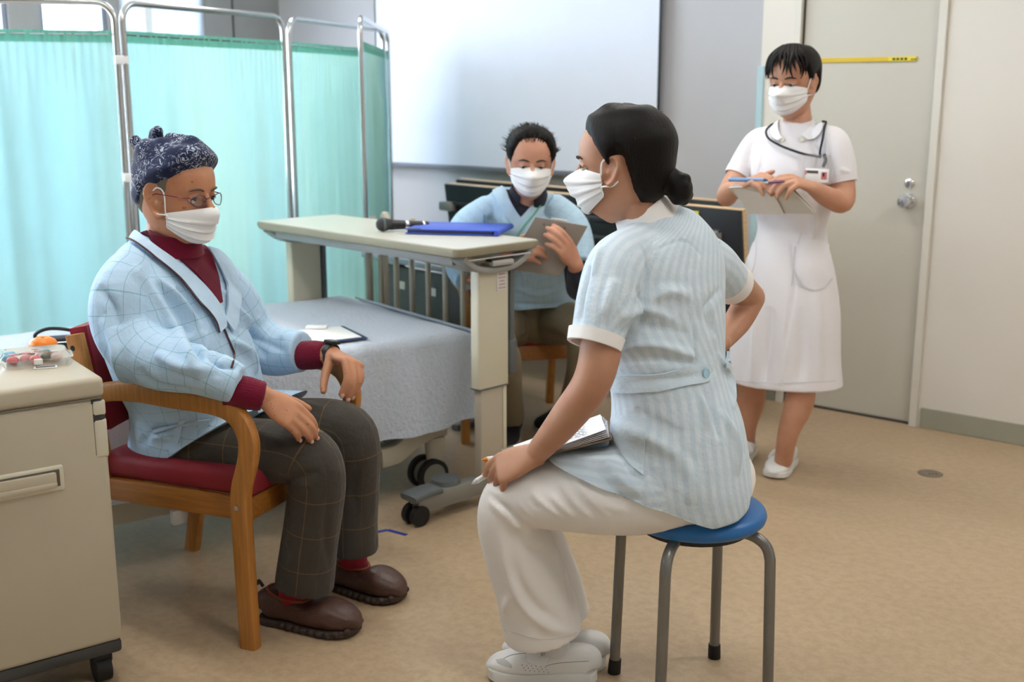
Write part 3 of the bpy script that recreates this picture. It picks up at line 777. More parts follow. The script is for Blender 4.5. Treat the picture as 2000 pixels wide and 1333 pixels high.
# ---------------- folded conference tables along the back wall
CT_DIR = Vector((.986 + .362, 4.722 - 6.235, 0)).normalized()
CT_A = Vector((-.362, 6.235, 0))
TOPW = wood('table_top_beech', (222, 190, 142), 'X')
CBLK = plain('table_black', (34, 36, 40), .5)
CBLK2 = plain('table_black_bar', (52, 55, 62), .4)
CT_N = Vector((-CT_DIR.y, CT_DIR.x, 0))   # away from the camera
def folded_table(p, L, zt, label, front):
    o = empty('folding_table', p, math.atan2(CT_DIR.y, CT_DIR.x), label=label, cat='table', group='folded tables by the back wall')
    tilt = Matrix.Rotation(math.radians(8), 3, 'X')
    k = MB(); k.box((L / 2, .054, zt - .235), (L, .036, .46), .004, rot=tilt); k.build('table_top', TOPW, o)
    k = MB(); k.box((L / 2, .032, zt - .240), (L + .006, .016, .462), .003, rot=tilt); k.build('underside', CBLK, o)
    if front:
        for z_ in (-.11, -.20, -.285, -.37):
            k = MB(); k.box((L / 2 - .02, .012 + (z_ + .235) * .14 * -1, zt + z_), (L - .16, .022, .02), .006); k.build('shelf_bar', CBLK2, o)
        k = MB(); k.box((L / 2, -.03, zt - .47), (L - .10, .16, .02), .004); k.build('shelf', CBLK, o)
    k = MB(); k.box((L / 2, .03, .36), (L - .12, .012, .26), .003); k.build('modesty_panel', CBLK, o)
    for x_ in (.09, L - .09):
        k = MB(); k.box((x_, .04, .36), (.04, .06, .62), .006); k.box((x_, .02, .075), (.045, .42, .035), .008); lg = k.build('leg', CBLK2, o)
        for y_ in (-.16, .20):
            k = MB(); k.cyl((x_ - .015, y_, .028), (x_ + .015, y_, .028), .028, n=20); k.build('caster', RUBBER, lg)
        k = MB(); k.box((x_ - .06, -.01, zt - .13), (.10, .05, .05), .008); k.build('hinge_bracket', GREY_P, o)
    return o
ct1 = folded_table(CT_A, 1.98, .97, 'front black folding table with beech edge, folded up behind the seated man', True)
ct2 = folded_table(CT_A + CT_N * .13 - CT_DIR * .06, 1.84, .985, 'rear folding table with beech top nested against the back wall', False)
k = MB(); lx = 1.98 - .20
yl = onz(1358, 414, .935)
M_ = parent_matrix(ct1).inverted() @ yl
k.box((M_.x, -.014, .93), (.068, .004, .022), .001); k.build('yellow_label', plain('label_yellow', (214, 200, 30), .5), ct1)
k = MB()
for q in range(4): k.box((M_.x - .018 + q * .012, -.0165, .93), (.008, .001, .008))
k.build('printed_letters', plain('black_print', (30, 28, 26), .6), ct1)

# ---------------- folding privacy screens
t = NT('curtain_mint'); co = t.coord()
tr = t.n('ShaderNodeBsdfTranslucent'); df = t.b
f = t.noise(co, 700, 2)
sep = t.n('ShaderNodeSeparateXYZ'); t.l(co, sep.inputs[0])
header = t.ramp(sep.outputs[2], 1.627, 1.632)
big = t.ramp(t.noise(co, 2.2, 3, stretch=(1, 1, .15)), .38, .66)
colr = t.mix(big, lin((184, 220, 220)), lin((206, 230, 216)))
colr = t.mix(f, colr, lin((204, 226, 228))); colr = t.mix(t.math('MULTIPLY', header, .75), colr, lin((112, 186, 166)))
t.set(color=colr, rough=.7, spec=.25); t.l(colr, tr.inputs[0])
mx = t.n('ShaderNodeMixShader'); t.l(t.math('SUBTRACT', .60, t.math('MULTIPLY', header, .12)), mx.inputs[0])
t.l(df.outputs[0], mx.inputs[1]); t.l(tr.outputs[0], mx.inputs[2]); t.l(mx.outputs[0], t.out.inputs[0]); t.bump(f, .1, .001)
CURT = t.m
def screen_panel(parent, p, q, ztop=1.78, seed=0, corner=.07):
    p, q = Vector(p), Vector(q); d = (q - p); L = d.length; d.normalize(); nrm = Vector((-d.y, d.x, 0))
    k = MB(); Z = Vector((0, 0, 1)); pts = [p + Z * .05, p + Z * (ztop - corner)]
    for i in range(1, 8):
        a_ = i / 8 * PI / 2; pts.append(p + d * (corner * (1 - math.cos(a_))) + Z * (ztop - corner + corner * math.sin(a_)))
    pts += [p + d * corner + Z * ztop, q - d * corner + Z * ztop]
    for i in range(1, 8):
        a_ = PI / 2 - i / 8 * PI / 2; pts.append(q - d * (corner * (1 - math.cos(a_))) + Z * (ztop - corner + corner * math.sin(a_)))
    pts += [q + Z * (ztop - corner), q + Z * .05]
    k.tube(pts, .0125, 12); fr = k.build('frame_tube', CHROME, parent, world=True)
    for zr in (1.66, .2):
        k = MB(); k.cyl(p + d * .012 + Z * zr, q - d * .012 + Z * zr, .004, n=8); k.build('curtain_rod', CHROME, fr, world=True)
    rnd = random.Random(seed); ph = [rnd.uniform(0, 6.28) for _ in range(6)]; nx = int(L / .006)
    rows = []
    fr_ = [rnd.uniform(.8, 1.2) for _ in range(6)]
    for i in range(nx + 1):
        u = .014 + (L - .028) * i / nx; row = []
        for j in range(40):
            z = 1.675 - j * (1.675 - .18) / 39
            dz = (1.675 - z)
            if z > 1.625: off = .004 * math.sin(u * 190 + ph[0]) + .003 * math.sin(u * 83 + ph[1])
            else:
                g = min(1, (1.625 - z) / .25)
                off = (1 - g) * (.004 * math.sin(u * 190 + ph[0])) + g * (.034 * math.sin(u * 19 * fr_[0] + ph[2] + .5 * math.sin(z * 2)) * (.35 + .65 * math.sin(u * 7 + ph[3])) + .011 * math.sin(u * 47 * fr_[1] + ph[4] + z * .4) * (.5 + .5 * math.sin(u * 13 + ph[0])) + .002 * math.sin(u * 121 + ph[5]) * (1 - .6 * g))
                off += .006 * max(0, (1.05 - z)) * math.sin(u * 23 + z * 9 + ph[1])
            pt = p + d * u + nrm * off; row.append((pt.x, pt.y, z))
        rows.append(row)
    k = MB(); k.slab(np.array(rows), .0012); k.build('curtain', CURT, parent, world=True, angle=80)
    for b in (p, q):
        k = MB(); k.ball(b + Z * .025, .025, 12, (1, .6, 1)); k.cyl(b + Z * .03, b + Z * .06, .011, n=10); k.build('caster', RUBBER, fr, world=True)
pA, pB, pC, pD = at(237, 13, 4.57), at(552, 41, 5.40), at(563, 40, 5.48), at(748, 62, 6.5)
for v in (pA, pB, pC, pD): v.z = 0
p0 = pA + Vector((-.86, -.24, 0)); pA2 = pA + (p0 - pA).normalized() * .028
s1 = empty('folding_screen', pA, label='three-panel privacy screen with mint green curtains behind the bed', cat='privacy screen', group='mint curtain screens')
screen_panel(s1, p0, pA2, seed=3); screen_panel(s1, pA, pB, seed=5); screen_panel(s1, pC, pD, seed=11)
for z_ in (1.565, 1.11):
    k = MB(); k.box(((pA.x + pA2.x) / 2, (pA.y + pA2.y) / 2, z_), (.05, .034, .034), .005, rot=Matrix.Rotation(.6, 3, 'Z')); k.build('hinge_clip', plain('badge_white', (246, 246, 244), .4), s1, world=True)
pE, pF = at(703, 38, 5.4), at(757, 68, 6.72)
pE.z = pF.z = 0
s2 = empty('folding_screen', pE, label='narrow mint curtain screen panel seen edge-on beside the projection screen', cat='privacy screen', group='mint curtain screens')
screen_panel(s2, pE, pF, seed=21)
# ================================================================== figure tools
def nz(v): v = np.asarray(v, float); return v / (np.linalg.norm(v) + 1e-12)
def A3(v): return np.array([v[0], v[1], v[2]], float)

def loft(st, sub=6, n=36, p=2.0, cap=True):
    """st: list of (centre, right, rx, rfront, rback). Returns verts, faces, uv"""
    arr = np.array([list(c) + list(nz(r)) + [rx, rf, rb] for c, r, rx, rf, rb in st], float)
    arr = catmull(arr, sub) if sub > 1 else arr
    m = len(arr); C = arr[:, :3]; T = np.gradient(C, axis=0)
    V = np.zeros((m, n + 1, 3)); UV = np.zeros((m, n + 1, 2))
    ph = np.linspace(0, 2 * PI, n + 1)
    cs, sn = np.cos(ph), np.sin(ph)
    cs = np.sign(cs) * np.abs(cs) ** (2 / p); sn = np.sign(sn) * np.abs(sn) ** (2 / p)
    vlen = 0
    for i in range(m):
        t = nz(T[i]); r = arr[i, 3:6]; r = nz(r - t * np.dot(r, t)); f = np.cross(t, r)
        rx, rf, rb = np.maximum(arr[i, 6:9], 1e-4)
        V[i] = C[i] + np.outer(cs * rx, r) + np.outer(np.where(sn > 0, rf, rb) * sn, f)
        if i: vlen += np.linalg.norm(C[i] - C[i - 1])
        d = np.linalg.norm(np.diff(V[i], axis=0), axis=1); u = np.concatenate([[0], np.cumsum(d)])
        k0 = n // 4
        UV[i, :, 0] = u - u[k0]; UV[i, :, 1] = vlen
    verts = V.reshape(-1, 3); uv = UV.reshape(-1, 2); faces = []
    w = n + 1
    for i in range(m - 1):
        for j in range(n):
            a = i * w + j; faces.append((a, a + 1, a + w + 1, a + w))
    if cap:
        nv = len(verts)
        verts = np.vstack([verts, C[0], C[-1]]); uv = np.vstack([uv, uv[n // 4], uv[(m - 1) * w + n // 4]])
        for j in range(n):
            faces.append((nv, j + 1, j)); faces.append((nv + 1, (m - 1) * w + j, (m - 1) * w + j + 1))
    return verts, faces, uv

def limb(pts, radii, ref=None, sub=6, n=20, flat=1.0, rnd=(True, True), p=2.0):
    """tapered round limb. radii scalars or (rx, ry); ref = direction of rx"""
    P = [A3(q) for q in pts]; R = [(r, r * flat) if np.isscalar(r) else r for r in radii]
    if ref is None:
        if len(P) > 2:
            nn = np.cross(P[1] - P[0], P[-1] - P[1]); ref = nn if np.linalg.norm(nn) > 1e-5 else np.cross(P[-1] - P[0], [0.3, 0.5, 0.8])
        else: ref = np.cross(P[-1] - P[0], [0.3, 0.5, 0.8])
    ref = nz(ref)
    st = [(q, ref, r[0], r[1], r[1]) for q, r in zip(P, R)]
    arr = np.array([list(c) + list(r) + [a, b, d] for c, r, a, b, d in st], float)
    arr = catmull(arr, sub) if len(P) > 1 else arr
    s2 = [(a[:3], a[3:6], a[6], a[7], a[8]) for a in arr]
    def capst(c, d, r):
        out = []
        for k in (0.5, 0.8, 0.95):
            q = math.sqrt(1 - k * k); out.append((c + d * k * (r[0] + r[1]) / 2, ref, r[0] * q, r[1] * q, r[1] * q))
        return out
    if rnd[0]:
        d = nz(s2[0][0] - s2[1][0]); s2 = capst(s2[0][0], d, (s2[0][2], s2[0][3]))[::-1] + s2
    if rnd[1]:
        d = nz(s2[-1][0] - s2[-2][0]); s2 = s2 + capst(s2[-1][0], d, (s2[-1][2], s2[-1][3]))
    return loft(s2, sub=1, n=n, p=p)

def ellipsoid(c, axes, r, n=20):
    """axes: 3 unit vectors; r: 3 radii"""
    th = np.linspace(0, PI, n // 2 + 1); st = []
    a = [nz(x) for x in axes]; c = A3(c)
    for q in th:
        s = max(math.sin(q), .02); st.append((c - a[2] * r[2] * math.cos(q), a[0], r[0] * s, r[1] * s, r[1] * s))
    return loft(st, sub=1, n=n)

class Blob:
    def __init__(self): self.V, self.F, self.U, self.k = [], [], [], 0
    def add(self, mesh):
        v, f, u = mesh
        self.V.append(v); self.U.append(u); self.F += [tuple(i + self.k for i in q) for q in f]; self.k += len(v); return self
    def build(self, name, m, parent, voxel=.006, smooth=3, fab=False, fn=None, extra=None):
        V = np.vstack(self.V); U = np.vstack(self.U)
        me = bpy.data.meshes.new('tmp'); me.from_pydata(V.tolist(), [], self.F)
        bm = bmesh.new(); bm.from_mesh(me); bmesh.ops.remove_doubles(bm, verts=bm.verts[:], dist=1e-5); bmesh.ops.recalc_face_normals(bm, faces=bm.faces[:]); bm.to_mesh(me); bm.free()
        o = bpy.data.objects.new('tmp', me); COL.objects.link(o)
        r = o.modifiers.new('r', 'REMESH'); r.mode = 'VOXEL'; r.voxel_size = voxel
        if smooth:
            s = o.modifiers.new('s', 'SMOOTH'); s.factor = .5; s.iterations = smooth
        dg = bpy.context.evaluated_depsgraph_get()
        res = bpy.data.meshes.new_from_object(o.evaluated_get(dg)); res.name = name
        bpy.data.objects.remove(o); bpy.data.meshes.remove(me)
        co = np.empty(len(res.vertices) * 3); res.vertices.foreach_get('co', co); co = co.reshape(-1, 3)
        if fab:
            tris = []
            for q in self.F:
                tris.append((q[0], q[1], q[2]))
                if len(q) == 4: tris.append((q[0], q[2], q[3]))
            bvh = BVHTree.FromPolygons([Vector(x) for x in V], tris)
            out = np.zeros((len(co), 3))
            for i, x in enumerate(co):
                loc, nor, idx, d = bvh.find_nearest(Vector(x))
                a, b, c = (V[j] for j in tris[idx]); v0, v1, v2 = b - a, c - a, np.array(loc) - a
                d00, d01, d11, d20, d21 = v0 @ v0, v0 @ v1, v1 @ v1, v2 @ v0, v2 @ v1
                den = d00 * d11 - d01 * d01
                if abs(den) < 1e-16: w1 = w2 = 0
                else: w1 = (d11 * d20 - d01 * d21) / den; w2 = (d00 * d21 - d01 * d20) / den
                ia, ib, ic = tris[idx]; out[i, :2] = U[ia] * (1 - w1 - w2) + U[ib] * w1 + U[ic] * w2
            at_ = res.attributes.new('fab', 'FLOAT_VECTOR', 'POINT'); at_.data.foreach_set('vector', out.ravel())
        if fn is not None:
            co = fn(co, res); res.vertices.foreach_set('co', co.ravel()); res.update()
        M = parent_matrix(parent).inverted(); res.transform(M); res.update()
        return new_obj(name, res, parent, m, smooth=True)

def wco(o):
    me = o.data; co = np.empty(len(me.vertices) * 3); me.vertices.foreach_get('co', co); co = co.reshape(-1, 3)
    M = np.array(parent_matrix(o)); return co @ M[:3, :3].T + M[:3, 3]
def set_wco(o, co):
    M = np.array(parent_matrix(o).inverted()); c = co @ M[:3, :3].T + M[:3, 3]
    o.data.vertices.foreach_set('co', c.ravel()); o.data.update()
def vnor(o):
    me = o.data; n = np.empty(len(me.vertices) * 3); me.vertices.foreach_get('normal', n)
    return n.reshape(-1, 3) @ np.array(parent_matrix(o))[:3, :3].T
def obj_bvh(o):
    co = wco(o); return BVHTree.FromPolygons([Vector(x) for x in co], [tuple(p.vertices) for p in o.data.polygons])
def hit(bvh, x, y):
    r = ray(x, y).normalized(); loc, nor, i, d = bvh.ray_cast(Vector((0, 0, CAM_H)), r); return loc

def creases(o, items, px=True):
    """items: (points, width, height): ridge (+) or crease (-) along a line on the cloth"""
    bvh = obj_bvh(o); co = wco(o); N = vnor(o); disp = np.zeros(len(co))
    for pts, wd, h in items:
        W3 = []
        for q in pts:
            if px:
                l = hit(bvh, *q)
                if l is not None: W3.append(np.array(l))
            else: W3.append(A3(q))
        if len(W3) < 2: continue
        W3 = catmull(np.array(W3), 4) if len(W3) > 2 else np.array([W3[0] + (W3[1] - W3[0]) * k / 6 for k in range(7)])
        best = np.full(len(co), 1e9); tp = np.zeros(len(co)); m = len(W3) - 1
        lo, hi = W3.min(0) - 3 * wd, W3.max(0) + 3 * wd
        sel = np.all((co > lo) & (co < hi), axis=1); idx = np.where(sel)[0]
        if not len(idx): continue
        c = co[idx]; b = np.full(len(idx), 1e9); t_ = np.zeros(len(idx))
        for k in range(m):
            a, d = W3[k], W3[k + 1] - W3[k]; L = d @ d + 1e-12
            t = np.clip(((c - a) @ d) / L, 0, 1); dist = np.linalg.norm(c - (a + t[:, None] * d), axis=1)
            u = dist < b; b[u] = dist[u]; t_[u] = (k + t[u]) / m
        taper = np.clip(np.sin(np.clip(t_, .0, 1) * PI), 0, 1) ** .6
        disp[idx] += h * np.exp(-(b / wd) ** 2) * taper
    set_wco(o, co + N * disp[:, None])

def rumple(o, amp, freq, seed=0, stretch=(1, 1, 1)):
    co = wco(o); N = vnor(o); rs = np.random.default_rng(seed); d = np.zeros(len(co)); c = co * np.array(stretch)
    for k in range(9):
        v = rs.normal(size=3); v = v / np.linalg.norm(v) * freq * rs.uniform(.5, 1.6)
        w2 = rs.normal(size=3) * freq * .4
        d += np.sin(c @ v + 1.2 * np.sin(c @ w2 + rs.uniform(0, 6)) + rs.uniform(0, 6))
    set_wco(o, co + N * (d / 9 * amp * 2)[:, None])

# ---- materials for people
def skin(name, rgb, blotch=(150, 84, 60), spots=0.0):
    t = NT(name); co = t.coord(); c = lin(rgb)
    f = t.noise(co, 18, 4); f2 = t.noise(co, 70, 3)
    col = t.mix(t.math('MULTIPLY', t.ramp(f, .35, .75), .30), c, lin(blotch))
    col = t.mix(t.math('MULTIPLY', f2, .12), col, tuple(min(1, v * 1.25) for v in c[:3]) + (1,))
    if spots:
        s = t.ramp(t.noise(co, 95, 1), .70, .76); col = t.mix(t.math('MULTIPLY', s, spots), col, lin((110, 66, 44)))
    t.set(color=col, rough=.48, sss=.10, spec=.4); t.b.inputs['Subsurface Radius'].default_value = (.012, .004, .002)
    t.bump(t.noise(co, 480, 3), .12, .001); return t.m

def fabric(name, base, kind, lines=None, var=None):
    """woven garment; pattern follows the 'fab' coordinates (metres along the cloth)"""
    t = NT(name); co = t.coord()
    at_ = t.n('ShaderNodeAttribute'); at_.attribute_name = 'fab'
    sep = t.n('ShaderNodeSeparateXYZ'); t.l(at_.outputs['Vector'], sep.inputs[0]); u, v = sep.outputs[0], sep.outputs[1]
    c = lin(base); col = t.mix(t.noise(co, 25, 4), tuple(x * .95 for x in c[:3]) + (1,), tuple(min(1, x * 1.04) for x in c[:3]) + (1,))
    def line(coord, pitch, width, phase=0.0):
        fr = t.math('FRACT', t.math('ADD', t.math('DIVIDE', coord, pitch), 100.5 + phase)); d = t.math('ABSOLUTE', t.math('SUBTRACT', fr, .5))
        return t.ramp(d, width / pitch * .5, width / pitch * .25)
    def stripe(coord, pitch, soft=.06, phase=0.0):
        fr = t.math('FRACT', t.math('ADD', t.math('DIVIDE', coord, pitch), 100.0 + phase)); d = t.math('ABSOLUTE', t.math('SUBTRACT', fr, .5))
        return t.ramp(d, .25 - soft, .25 + soft)
    if kind == 'grid':
        for cr, pitch, wd, rgb, a in lines:
            k = line(u if cr == 'u' else v, pitch, wd); col = t.mix(t.math('MULTIPLY', k, a), col, lin(rgb))
    elif kind == 'stripe':
        for cr, pitch, soft, rgb, a in lines:
            k = stripe(u if cr == 'u' else v, pitch, soft); col = t.mix(t.math('MULTIPLY', k, a), col, lin(rgb))
    t.set(color=col, rough=.88, sheen=.12, spec=.2)
    p = t.bump(t.noise(co, 900, 1), .2, .001)
    t.bump(t.noise(co, 24, 4, .55), .45, .014, p)
    return t.m

HAIR = NT('black_hair'); co = HAIR.coord()
h1 = HAIR.noise(co, 60, 4, .6, stretch=(3, 3, .5)); HAIR.set(color=HAIR.mix(h1, lin((9, 8, 8)), lin((22, 18, 17))), rough=.44, spec=.18)
HAIR.bump(HAIR.noise(co, 260, 3, .6, stretch=(3, 3, .25)), .5, .003); HAIR = HAIR.m
MASKM = cloth('mask_nonwoven', (236, 236, 236), rough=.8, weave=1200, bump=.15, vary=.02)
LOOPM = plain('ear_loop_elastic', (240, 240, 240), .8)
EYEW = plain('eye_white', (220, 214, 206), .25, vary=.02)
IRIS = plain('eye_dark', (34, 22, 16), .15)
BROWM = plain('eyebrow_hair', (38, 30, 28), .8)
LASH = plain('eyelash', (24, 18, 18), .6)
NAIL = plain('fingernail', (214, 164, 146), .3)
SHOEW = plain('white_leather', (232, 232, 230), .42, vary=.02, bump=.06, bscale=300)
SOLEW = plain('white_sole', (222, 222, 218), .55)

# ---- head
HEAD_SL = [(-.120, .060, .030, .012), (-.116, .073, .012, .026), (-.105, .083, -.008, .040), (-.085, .087, -.034, .054), (-.062, .0895, -.060, .063), (-.040, .089, -.080, .069),
           (-.020, .087, -.094, .073), (.0, .086, -.101, .0755), (.014, .0895, -.103, .0765), (.030, .0935, -.104, .0775), (.055, .089, -.101, .077), (.080, .076, -.089, .070),
           (.098, .056, -.070, .056), (.109, .034, -.048, .038), (.115, .006, -.022, .014)]
class Head:
    def __init__(self, centre, fwd, scale=1.0, pitch=0.0, roll=0.0, width=1.0):
        f = nz([fwd[0], fwd[1], 0]); r = np.array([f[1], -f[0], 0]); u = np.array([0, 0, 1.0])
        cp, sp = math.cos(pitch), math.sin(pitch); f2 = f * cp + u * sp; u2 = u * cp - f * sp
        cr, sr = math.cos(roll), math.sin(roll); r3 = r * cr + u2 * sr; u3 = u2 * cr - r * sr
        self.c = A3(centre); self.R = np.stack([r3, f2, u3], 1) * scale; self.s = scale; self.w = width
    def L(self, p): return self.c + self.R @ (np.array(p, float) * np.array([self.w, 1, 1]))
    def D(self, d): return nz(self.R @ np.array(d, float))
    def M4(self):
        M = Matrix.Identity(4)
        for i in range(3):
            for j in range(3): M[i][j] = self.R[i, j]
            M[i][3] = self.c[i]
        return M
    def mesh(self):
        st = [((0, (f + b) / 2, z), (1, 0, 0), wd * self.w, (f - b) / 2, (f - b) / 2) for z, f, b, wd in HEAD_SL]
        v, fc, uv = loft(st, sub=5, n=64, p=2.25)
        for sx in (-1, 1):   # eye sockets and cheek bones
            for (c, s, a) in (((sx * .031 * self.w, .086, -.002), (.019, .03, .011), -.0085), ((sx * .047 * self.w, .070, -.032), (.02, .03, .018), .004), ((sx * .030, .092, .020), (.022, .02, .007), .0025)):
                d = np.exp(-(((v - np.array(c)) / np.array(s)) ** 2).sum(1)); v[:, 1] += a * d
        return self._tw((v, fc, uv))
    def _tw(self, m): return (m[0] @ self.R.T + self.c, m[1], m[2])
    def add_to(self, blob, neck_to, neck_r=.055, ears=True, jaw=True, es=1.0):
        self.hm = self.mesh(); blob.add(self.hm)
        blob.add(self._tw(limb([(0, .088, .006), (0, .098, -.014), (0, .107, -.032), (0, .098, -.043)], [.0075, .009, .0125, .009], ref=(1, 0, 0), n=14)))
        for sx in (-1, 1):
            blob.add(self._tw(ellipsoid((sx * .0125, .094, -.038), ((1, 0, 0), (0, 1, 0), (0, 0, 1)), (.0085, .011, .008), 12)))
            x = sx * .0745 * self.w
            if ears:
                e = lambda q: (q[0], (q[1]) * .88 * es + .010 - (es - 1) * .02, (q[2]) * .88 * es - .008)
                blob.add(self._tw(limb([e(q) for q in [(x - sx * .006, .012, -.030), (x + sx * .003, .002, -.034), (x + sx * .008, -.012, -.016), (x + sx * .013, -.022, .010), (x + sx * .011, -.014, .030), (x + sx * .005, .004, .030), (x, .012, .016)]], [.0055, .007, .005, .005, .0045, .004, .0035], ref=(1, .4, 0), n=10)))
                blob.add(self._tw(ellipsoid(e((x + sx * .002, -.006, .0)), nz_axes((sx * .93, .36, 0)), (.005 * es, .014 * es, .025 * es), 14)))
                blob.add(self._tw(ellipsoid(e((x + sx * .003, .006, -.006)), ((1, 0, 0), (0, 1, 0), (0, 0, 1)), (.0055, .004, .007), 10)))
            # eyelids
            blob.add(self._tw(limb([(sx * .018, .0815, -.001), (sx * .025, .0845, .0052), (sx * .033, .0845, .0058), (sx * .043, .0785, .001)], [.0026, .0036, .0036, .0026], ref=(0, 0, 1), n=8)))
            blob.add(self._tw(limb([(sx * .019, .0805, -.004), (sx * .027, .0835, -.0075), (sx * .035, .0825, -.0075), (sx * .043, .0775, -.003)], [.0022, .0026, .0026, .0022], ref=(0, 0, 1), n=8)))
        blob.add(limb([self.L((0, -.022, -.045)), self.L((0, -.036, -.10)), A3(neck_to)], [neck_r * 1.02, neck_r * .96, neck_r * 1.12], ref=self.D((1, 0, 0)), n=24))
    def bvh(self):
        v, f, u = self.hm; return BVHTree.FromPolygons([Vector(x) for x in v], f)
    def eyes(self, parent, openness=1.0, brows=True, brow_m=None, look=(0, 1, 0)):
        for sx in (-1, 1):
            k = MB(); c = Vector(self.L((sx * .031, .0742, -.0008))); k.ball(c, .0118 * self.s, 18); e = k.build('eye', EYEW, parent, world=True)
            k = MB(); d = Vector(self.D(look)); k.cyl(c + d * .0095 * self.s, c + d * .0121 * self.s, .0058 * self.s, .0045 * self.s, 16); k.build('iris', IRIS, e, world=True)
            k = MB(); zz = .0052 * openness - .0028 * (1 - openness)
            k.tube([self.L((sx * .0185, .0835, zz - .004)), self.L((sx * .025, .0872, zz)), self.L((sx * .033, .0872, zz + .0004)), self.L((sx * .0435, .0805, zz - .005))], .0011 * self.s, 6, sub=4); k.build('eyelash', LASH, parent, world=True)
            if brows:
                k = MB(); k.tube([self.L((sx * .013, .0925, .017)), self.L((sx * .024, .0945, .0215)), self.L((sx * .036, .0895, .0225)), self.L((sx * .049, .0785, .018))], .002, 8, sub=4, radii=[.0022, .0032, .0028, .0012]); k.build('eyebrow', brow_m or BROWM, parent, world=True)
    def shell(self, region, thick, naz=96, nel=60, el0=-75, el1=89.5, centre=(0, -.008, .005), smooth=0, m=None, name='hair', parent=None, grid_fn=None, cut=-.003):
        b = self.bvh(); C = self.L(centre); rows = []; keep = []
        for j in range(nel + 1):
            el = math.radians(el0 + (el1 - el0) * j / nel); row = []; kr = []
            for i in range(naz):
                az = 2 * PI * i / naz; d = self.D((math.sin(az) * math.cos(el), math.cos(az) * math.cos(el), math.sin(el)))
                h = b.ray_cast(Vector(C), Vector(d)); R = h[3] if h[0] is not None else .09
                t = thick(math.degrees((az + PI) % (2 * PI) - PI), math.degrees(el)) * self.s
                row.append(C + d * (R + t)); kr.append(t > cut * self.s)
            rows.append(row); keep.append(kr)
        P = np.array(rows)
        if grid_fn is not None: P = grid_fn(P, self)
        me = bpy.data.meshes.new(name); nv = naz
        F = []
        for j in range(nel):
            for i in range(naz):
                q = (i, (i + 1) % naz)
                if keep[j][q[0]] or keep[j][q[1]] or keep[j + 1][q[0]] or keep[j + 1][q[1]]:
                    F.append((j * nv + q[0], j * nv + q[1], (j + 1) * nv + q[1], (j + 1) * nv + q[0]))
        me.from_pydata(P.reshape(-1, 3).tolist(), [], F)
        bm = bmesh.new(); bm.from_mesh(me)
        bmesh.ops.delete(bm, geom=[v for v in bm.verts if not v.link_faces], context='VERTS')
        for _ in range(smooth): bmesh.ops.smooth_vert(bm, verts=bm.verts[:], factor=.5, use_axis_x=True, use_axis_y=True, use_axis_z=True)
        bmesh.ops.recalc_face_normals(bm, faces=bm.faces[:]); bmesh.ops.transform(bm, matrix=parent_matrix(parent).inverted(), verts=bm.verts[:]); bm.to_mesh(me); bm.free()
        return new_obj(name, me, parent, m, smooth=True)
    def mask(self, parent, top=.004, bottom=-.124, side_az=68, puff=1.0, loop=True):
        """pleated surgical mask over nose and chin"""
        b = self.bvh(); nu, nvv = 41, 37; C = self.L((0, .0, -.045)); rad = np.zeros((nu, nvv)); dirs = np.zeros((nu, nvv, 3))
        for i in range(nu):
            u = -1 + 2 * i / (nu - 1); az = u * math.radians(side_az)
            for j in range(nvv):
                v = j / (nvv - 1)
                ztop = top + .045 - .016 * abs(u) ** 1.5 - .004 * (1 - abs(u)); zb = bottom + .045 + .052 * abs(u) ** 1.7
                z = ztop + (zb - ztop) * v
                rr = .092
                d = np.array([math.sin(az) * rr, math.cos(az) * rr * 1.02, z]); d = self.D(d); dirs[i, j] = d
                h = b.ray_cast(Vector(C), Vector(d)); R = h[3] if h[0] is not None else .095 * self.s
                # nose allowance
                zl = z - .045; nose = .036 * math.exp(-((u / .24) ** 2)) * math.exp(-(((zl + .036) / .022) ** 2) if zl > -.036 else -(((zl + .036) / .03) ** 2))
                chin = .006 * math.exp(-((u / .5) ** 2)) * math.exp(-(((v - .8) / .25) ** 2))
                rad[i, j] = R / self.s + nose + chin
        base = rad.copy()
        for _ in range(10):
            q = np.pad(rad, 1, mode='edge'); rad = (q[:-2, 1:-1] + q[2:, 1:-1] + q[1:-1, :-2] + q[1:-1, 2:] + rad * 2) / 6
        rad = np.maximum(rad + .005, base + .0025)
        U = np.linspace(-1, 1, nu)[:, None]; Vv = np.linspace(0, 1, nvv)[None, :]
        rad = rad + puff * (.010 * (1 - U ** 2) * np.sin(PI * Vv) ** .8)
        for pz in (.30, .50, .70): rad = rad + .0035 * np.exp(-(((Vv - pz) / .035) ** 2)) * (1 - .5 * U ** 2) - .0025 * np.exp(-(((Vv - pz - .06) / .03) ** 2))
        P = C + dirs * (rad * self.s)[:, :, None]
        k = MB(); k.slab(P, .0016); mo = k.build('face_mask', MASKM, parent, world=True, angle=60)
        if loop:
            for sx, i in ((-1, 0), (1, nu - 1)):
                a, bb = P[i, 2], P[i, nvv - 4]
                x = sx * .0745 * self.w
                k = MB(); k.tube([a, self.L((x + sx * .004, .028, .010)), self.L((x + sx * .006, .010, .022)), self.L((x + sx * .005, -.008, .010))], .0021, 6, sub=6); k.build('ear_loop', LOOPM, mo, world=True)
                k = MB(); k.tube([bb, self.L((x - sx * .003, .032, -.044)), self.L((x + sx * .003, .008, -.042)), self.L((x + sx * .002, -.006, -.032))], .0021, 6, sub=6); k.build('ear_loop', LOOPM, mo, world=True)
        self.maskP = P
        return mo
def nz_axes(x):
    x = nz(x); z = np.array([0, 0, 1.0]); y = nz(np.cross(z, x)); return (x, y, z)

def rotv(v, ax, a):
    ax = nz(ax); v = A3(v); return v * math.cos(a) + np.cross(ax, v) * math.sin(a) + ax * (ax @ v) * (1 - math.cos(a))

